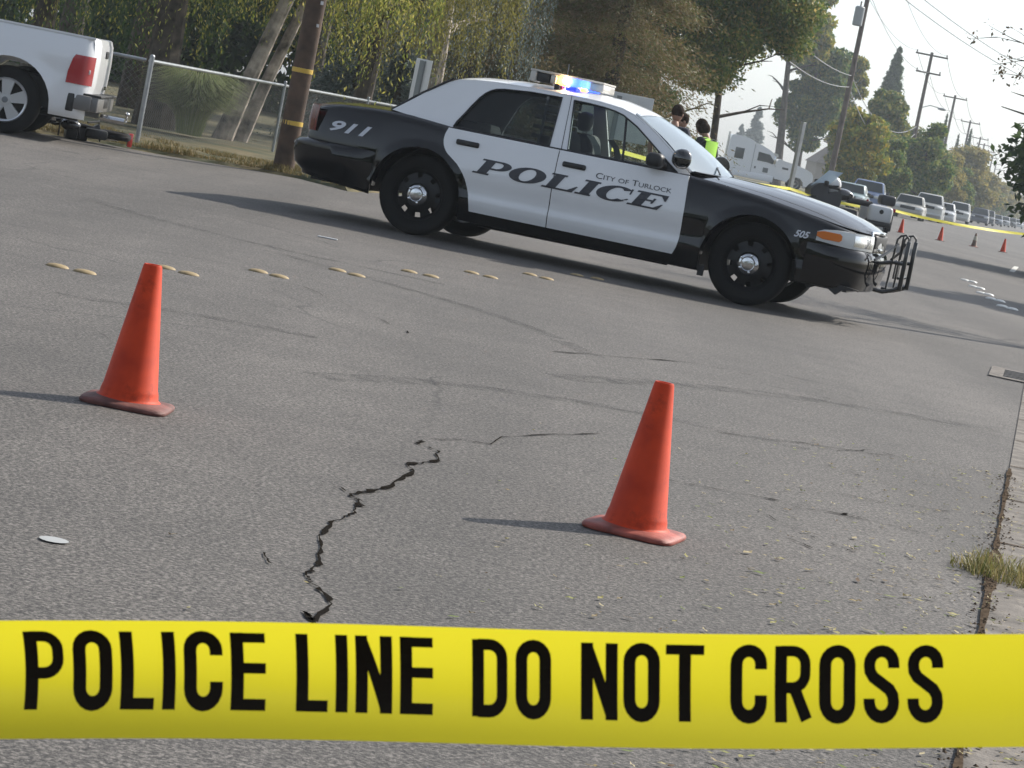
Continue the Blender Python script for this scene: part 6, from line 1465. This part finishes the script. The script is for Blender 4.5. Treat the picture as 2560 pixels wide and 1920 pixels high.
# ================================================================== people (skinned chains, one continuous body each)
SKIN = mat('skin', (0.34, 0.19, 0.13), 0.6)
def skinned(name, verts, edges, radii, m, parent, levels=1):
    me = bpy.data.meshes.new(name); me.from_pydata([Vector(v) for v in verts], edges, [])
    o = bpy.data.objects.new(name, me); col.objects.link(o)
    o.modifiers.new('skin', 'SKIN'); 
    for i, r_ in enumerate(radii):
        sv = me.skin_vertices[0].data[i]; sv.radius = r_ if hasattr(r_, '__len__') else (r_, r_); sv.use_root = (i == 0)
    sb_ = o.modifiers.new('sub', 'SUBSURF'); sb_.levels = levels; sb_.render_levels = levels
    dg = bpy.context.evaluated_depsgraph_get(); dg.update()
    m2 = bpy.data.meshes.new_from_object(o.evaluated_get(dg)); m2.name = name
    o.modifiers.clear(); o.data = m2; m2.materials.clear(); m2.materials.append(m)
    m2.polygons.foreach_set('use_smooth', [True]*len(m2.polygons)); o.parent = parent; return o
def person(label, loc, rz_, H, head_pitch, hair_len, shirt, trousers, vest, arms, group=None):
    p = thing('person', label, 'person', loc, rz_, group)           # faces local -y
    k = H/1.75
    J = dict(pel=(0, 0, .95), wai=(0, -.01, 1.10), che=(0, -.015, 1.30), nec=(0, 0, 1.46), hea=(0, -.02-.10*head_pitch, 1.56), hl=(-.10, 0, .90), kl=(-.11, -.02, .49), al=(-.12, .02, .09), fl=(-.13, -.14, .03), hr=(.10, 0, .90), kr=(.11, -.02, .49), ar=(.12, .02, .09), fr=(.13, -.14, .03), sl=(-.19, 0, 1.41), sr=(.19, 0, 1.41), el=arms[0], wl=arms[1], er=arms[2], wr=arms[3])
    S = lambda n: tuple(c*k for c in J[n])
    # hands: palm and five finger chains
    names = ['pel', 'wai', 'che', 'nec', 'hea', 'hl', 'kl', 'al', 'fl', 'hr', 'kr', 'ar', 'fr', 'sl', 'el', 'wl', 'sr', 'er', 'wr']
    V = [S(n) for n in names]; rad = [(.15, .11), (.14, .10), (.165, .105), .055, .062, .085, .055, .042, .035, .085, .055, .042, .035, .062, .043, .03, .062, .043, .03]
    E = [(0, 1), (1, 2), (2, 3), (3, 4), (0, 5), (5, 6), (6, 7), (7, 8), (0, 9), (9, 10), (10, 11), (11, 12), (2, 13), (13, 14), (14, 15), (2, 16), (16, 17), (17, 18)]
    for wi, ei in ((15, 14), (18, 17)):
        w_, e_ = Vector(V[wi]), Vector(V[ei]); d = (w_-e_).normalized(); sd_ = d.orthogonal().normalized()
        V.append(tuple(w_+d*.07*k)); rad.append((.036, .018)); pi = len(V)-1; E.append((wi, pi))
        for f_ in range(4):
            b_ = w_+d*.09*k+sd_*(f_-1.5)*.019*k; V.append(tuple(b_)); rad.append(.0095); E.append((pi, len(V)-1)); V.append(tuple(b_+d*(.045-.006*abs(f_-1.3))*k+sd_.cross(d)*.012)); rad.append(.008); E.append((len(V)-2, len(V)-1))
        V.append(tuple(w_+d*.05*k+sd_*.035*k)); rad.append(.011); E.append((wi, len(V)-1)); V.append(tuple(w_+d*.085*k+sd_*.05*k)); rad.append(.009); E.append((len(V)-2, len(V)-1))
    body_ = skinned('body', V, E, [tuple(q*k for q in r_) if hasattr(r_, '__len__') else r_*k for r_ in rad], SKIN, p)
    # head shaped from a sphere: jaw, nose, brow, ears
    t = MB(); hc = Vector((0, -.035-.14*head_pitch, 1.645-.03*head_pitch))*k; Mh = Matrix.Translation(hc) @ Matrix.Rotation(R(55)*head_pitch, 4, 'X')
    t.sphere((0, 0, 0), (.077*k, .098*k, .118*k), 20, 14, Mh); t.sphere((0, -.035*k, -.075*k), (.052*k, .055*k, .048*k), 14, 8, Mh); t.sphere((0, -.10*k, -.015*k), (.013*k, .02*k, .022*k), 8, 6, Mh)
    for s in (-1, 1): t.sphere((s*.077*k, .01*k, -.01*k), (.012*k, .022*k, .032*k), 8, 6, Mh)
    hd_ = t.build('head', SKIN, p, smooth=60)
    t = MB()
    for s in (-1, 1): t.sphere((s*.03*k, -.088*k, .012*k), (.013*k, .007*k, .007*k), 8, 6, Mh)
    t.rbox((0, -.088*k, -.062*k), (.042*k, .01*k, .008*k), .003, 1, Mh); t.build('eyes_and_mouth', P_MATTE, hd_)
    t = MB(); t.sphere((0, .014*k, .028*k), (.088*k, .103*k, .106*k), 20, 12, Mh)
    if hair_len > 0:
        t.sphere((0, .035*k, -.04*k), (.095*k, .085*k, .10*k), 16, 10, Mh)
        for s in (-1, 1): t.sphere((s*.07*k, .0, -.03*k), (.035*k, .06*k, .085*k), 10, 8, Mh)
    t.build('hair', mat('dark_brown_hair', (0.026, 0.015, 0.010), 0.95, bump=0.6, bscale=60, spec=0.1), hd_, smooth=70)
    def garment(nm, keys, edges, rr_, m): return skinned(nm, [S(q) for q in keys], edges, [tuple(z*k for z in r_) if hasattr(r_, '__len__') else r_*k for r_ in rr_], m, p)
    garment('shirt', ['wai', 'che', 'nec', 'sl', 'el', 'sr', 'er', 'pel'], [(0, 1), (1, 2), (1, 3), (3, 4), (1, 5), (5, 6), (0, 7)], [(.165, .125), (.185, .125), .082, .08, .06, .08, .06, (.165, .125)], shirt)
    garment('trousers', ['pel', 'hl', 'kl', 'al', 'hr', 'kr', 'ar'], [(0, 1), (1, 2), (2, 3), (0, 4), (4, 5), (5, 6)], [(.168, .13), .105, .08, .072, .105, .08, .072], trousers)
    garment('shoes', ['al', 'fl'], [(0, 1)], [.06, .05], P_MATTE); garment('shoes', ['ar', 'fr'], [(0, 1)], [.06, .05], P_MATTE)
    t = MB(); t.lathe([(.172*k, -.025*k), (.176*k, 0), (.172*k, .025*k)], Matrix.Translation((0, 0, 1.0*k)) @ Matrix.Diagonal((1, .80, 1, 1)), 24); t.rbox((-.18*k, 0, .95*k), (.05, .12, .16), .02, 2); t.rbox((.18*k, 0, .95*k), (.05, .10, .14), .02, 2); t.build('duty_belt', P_MATTE, p)
    t = MB()
    for s in (-1, 1): t.sphere((s*.262*k, -.0, 1.33*k), (.012, .036, .042), 8, 6)
    if vest:
        t2 = MB()
        for (x0, x1, y) in ((-.175, -.07, -.150), (.07, .175, -.150), (-.175, .175, .135)):
            t2.grid([[(lerp(x0, x1, u_)*k, (y*(1-.25*abs(lerp(x0, x1, u_))/.175))*k, z*k) for u_ in (0, .5, 1)] for z in (.98, 1.15, 1.3, 1.38, 1.44)])
        for s in (-1, 1):
            t2.grid([[(s*lerp(.06, .18, u_)*k, lerp(-.12, .115, v_)*k, (1.455-.03*u_+.028*math.sin(math.pi*v_))*k) for u_ in (0, .5, 1)] for v_ in (0, .25, .5, .75, 1)])
            t2.grid([[(s*.178*k, y*k, z*k) for y in (-.11, 0, .10)] for z in (.98, 1.1, 1.2)])
        ve = t2.build('safety_vest', vest, p, smooth=60)
        t3 = MB(); t3.grid([[(-.175*k, .108*k, z*k), (0, .140*k, z*k), (.175*k, .108*k, z*k)] for z in (1.10, 1.15)]); t3.build('reflective_band', mat('grey_reflective', (0.5, 0.5, 0.5), 0.4), ve)
    t.build('sleeve_patch', mat('grey_patch', (0.25, 0.28, 0.30), 0.7), p)
    return p
NAVY = mat('navy_uniform_cloth', (0.018, 0.022, 0.040), 0.85, var=0.2, vscale=6); BLKU = mat('black_uniform_cloth', (0.012, 0.012, 0.014), 0.85)
HIVIS = mat('lime_vest', (0.42, 0.80, 0.07), 0.6, emit=None)
down = ((-.28, .04, 1.15), (-.26, -.10, .93), (.28, .04, 1.15), (.26, -.10, .93))
fold = ((-.30, .02, 1.17), (-.12, -.24, 1.16), (.30, .02, 1.17), (.10, -.25, 1.12))
person('officer in dark navy uniform with short dark hair, seen from behind left of the others', (.0402*38.3, 38.3, 0), R(165), 1.78, .15, 0, NAVY, NAVY, None, down)
person('officer with short dark hair between the navy officer and the lime vest', (.0440*40.0, 40.0, 0), R(-70), 1.71, .2, 0, BLKU, BLKU, None, down)
person('person with bobbed brown hair and lime safety vest over a black shirt, looking down', (.0532*40.5, 40.5, 0), R(-125), 1.70, .75, 1, BLKU, BLKU, HIVIS, fold)
# ------------------------------------------------------------------ air between here and the far trees
hz_m, hn, hb = nt('haze_air'); hn.nodes.remove(hb); pv = hn.nodes.new('ShaderNodeVolumePrincipled')
pv.inputs['Color'].default_value = (0.86, 0.94, 1.0, 1); pv.inputs['Density'].default_value = 0.00048; pv.inputs['Anisotropy'].default_value = 0.15
hn.links.new(pv.outputs[0], hn.nodes['Material Output'].inputs['Volume'])
hz = MB(); hz.box((60, 430, 11.4), (600, 1100, 26.0)); tag(hz.build('haze', hz_m, smooth=None), kind='stuff')
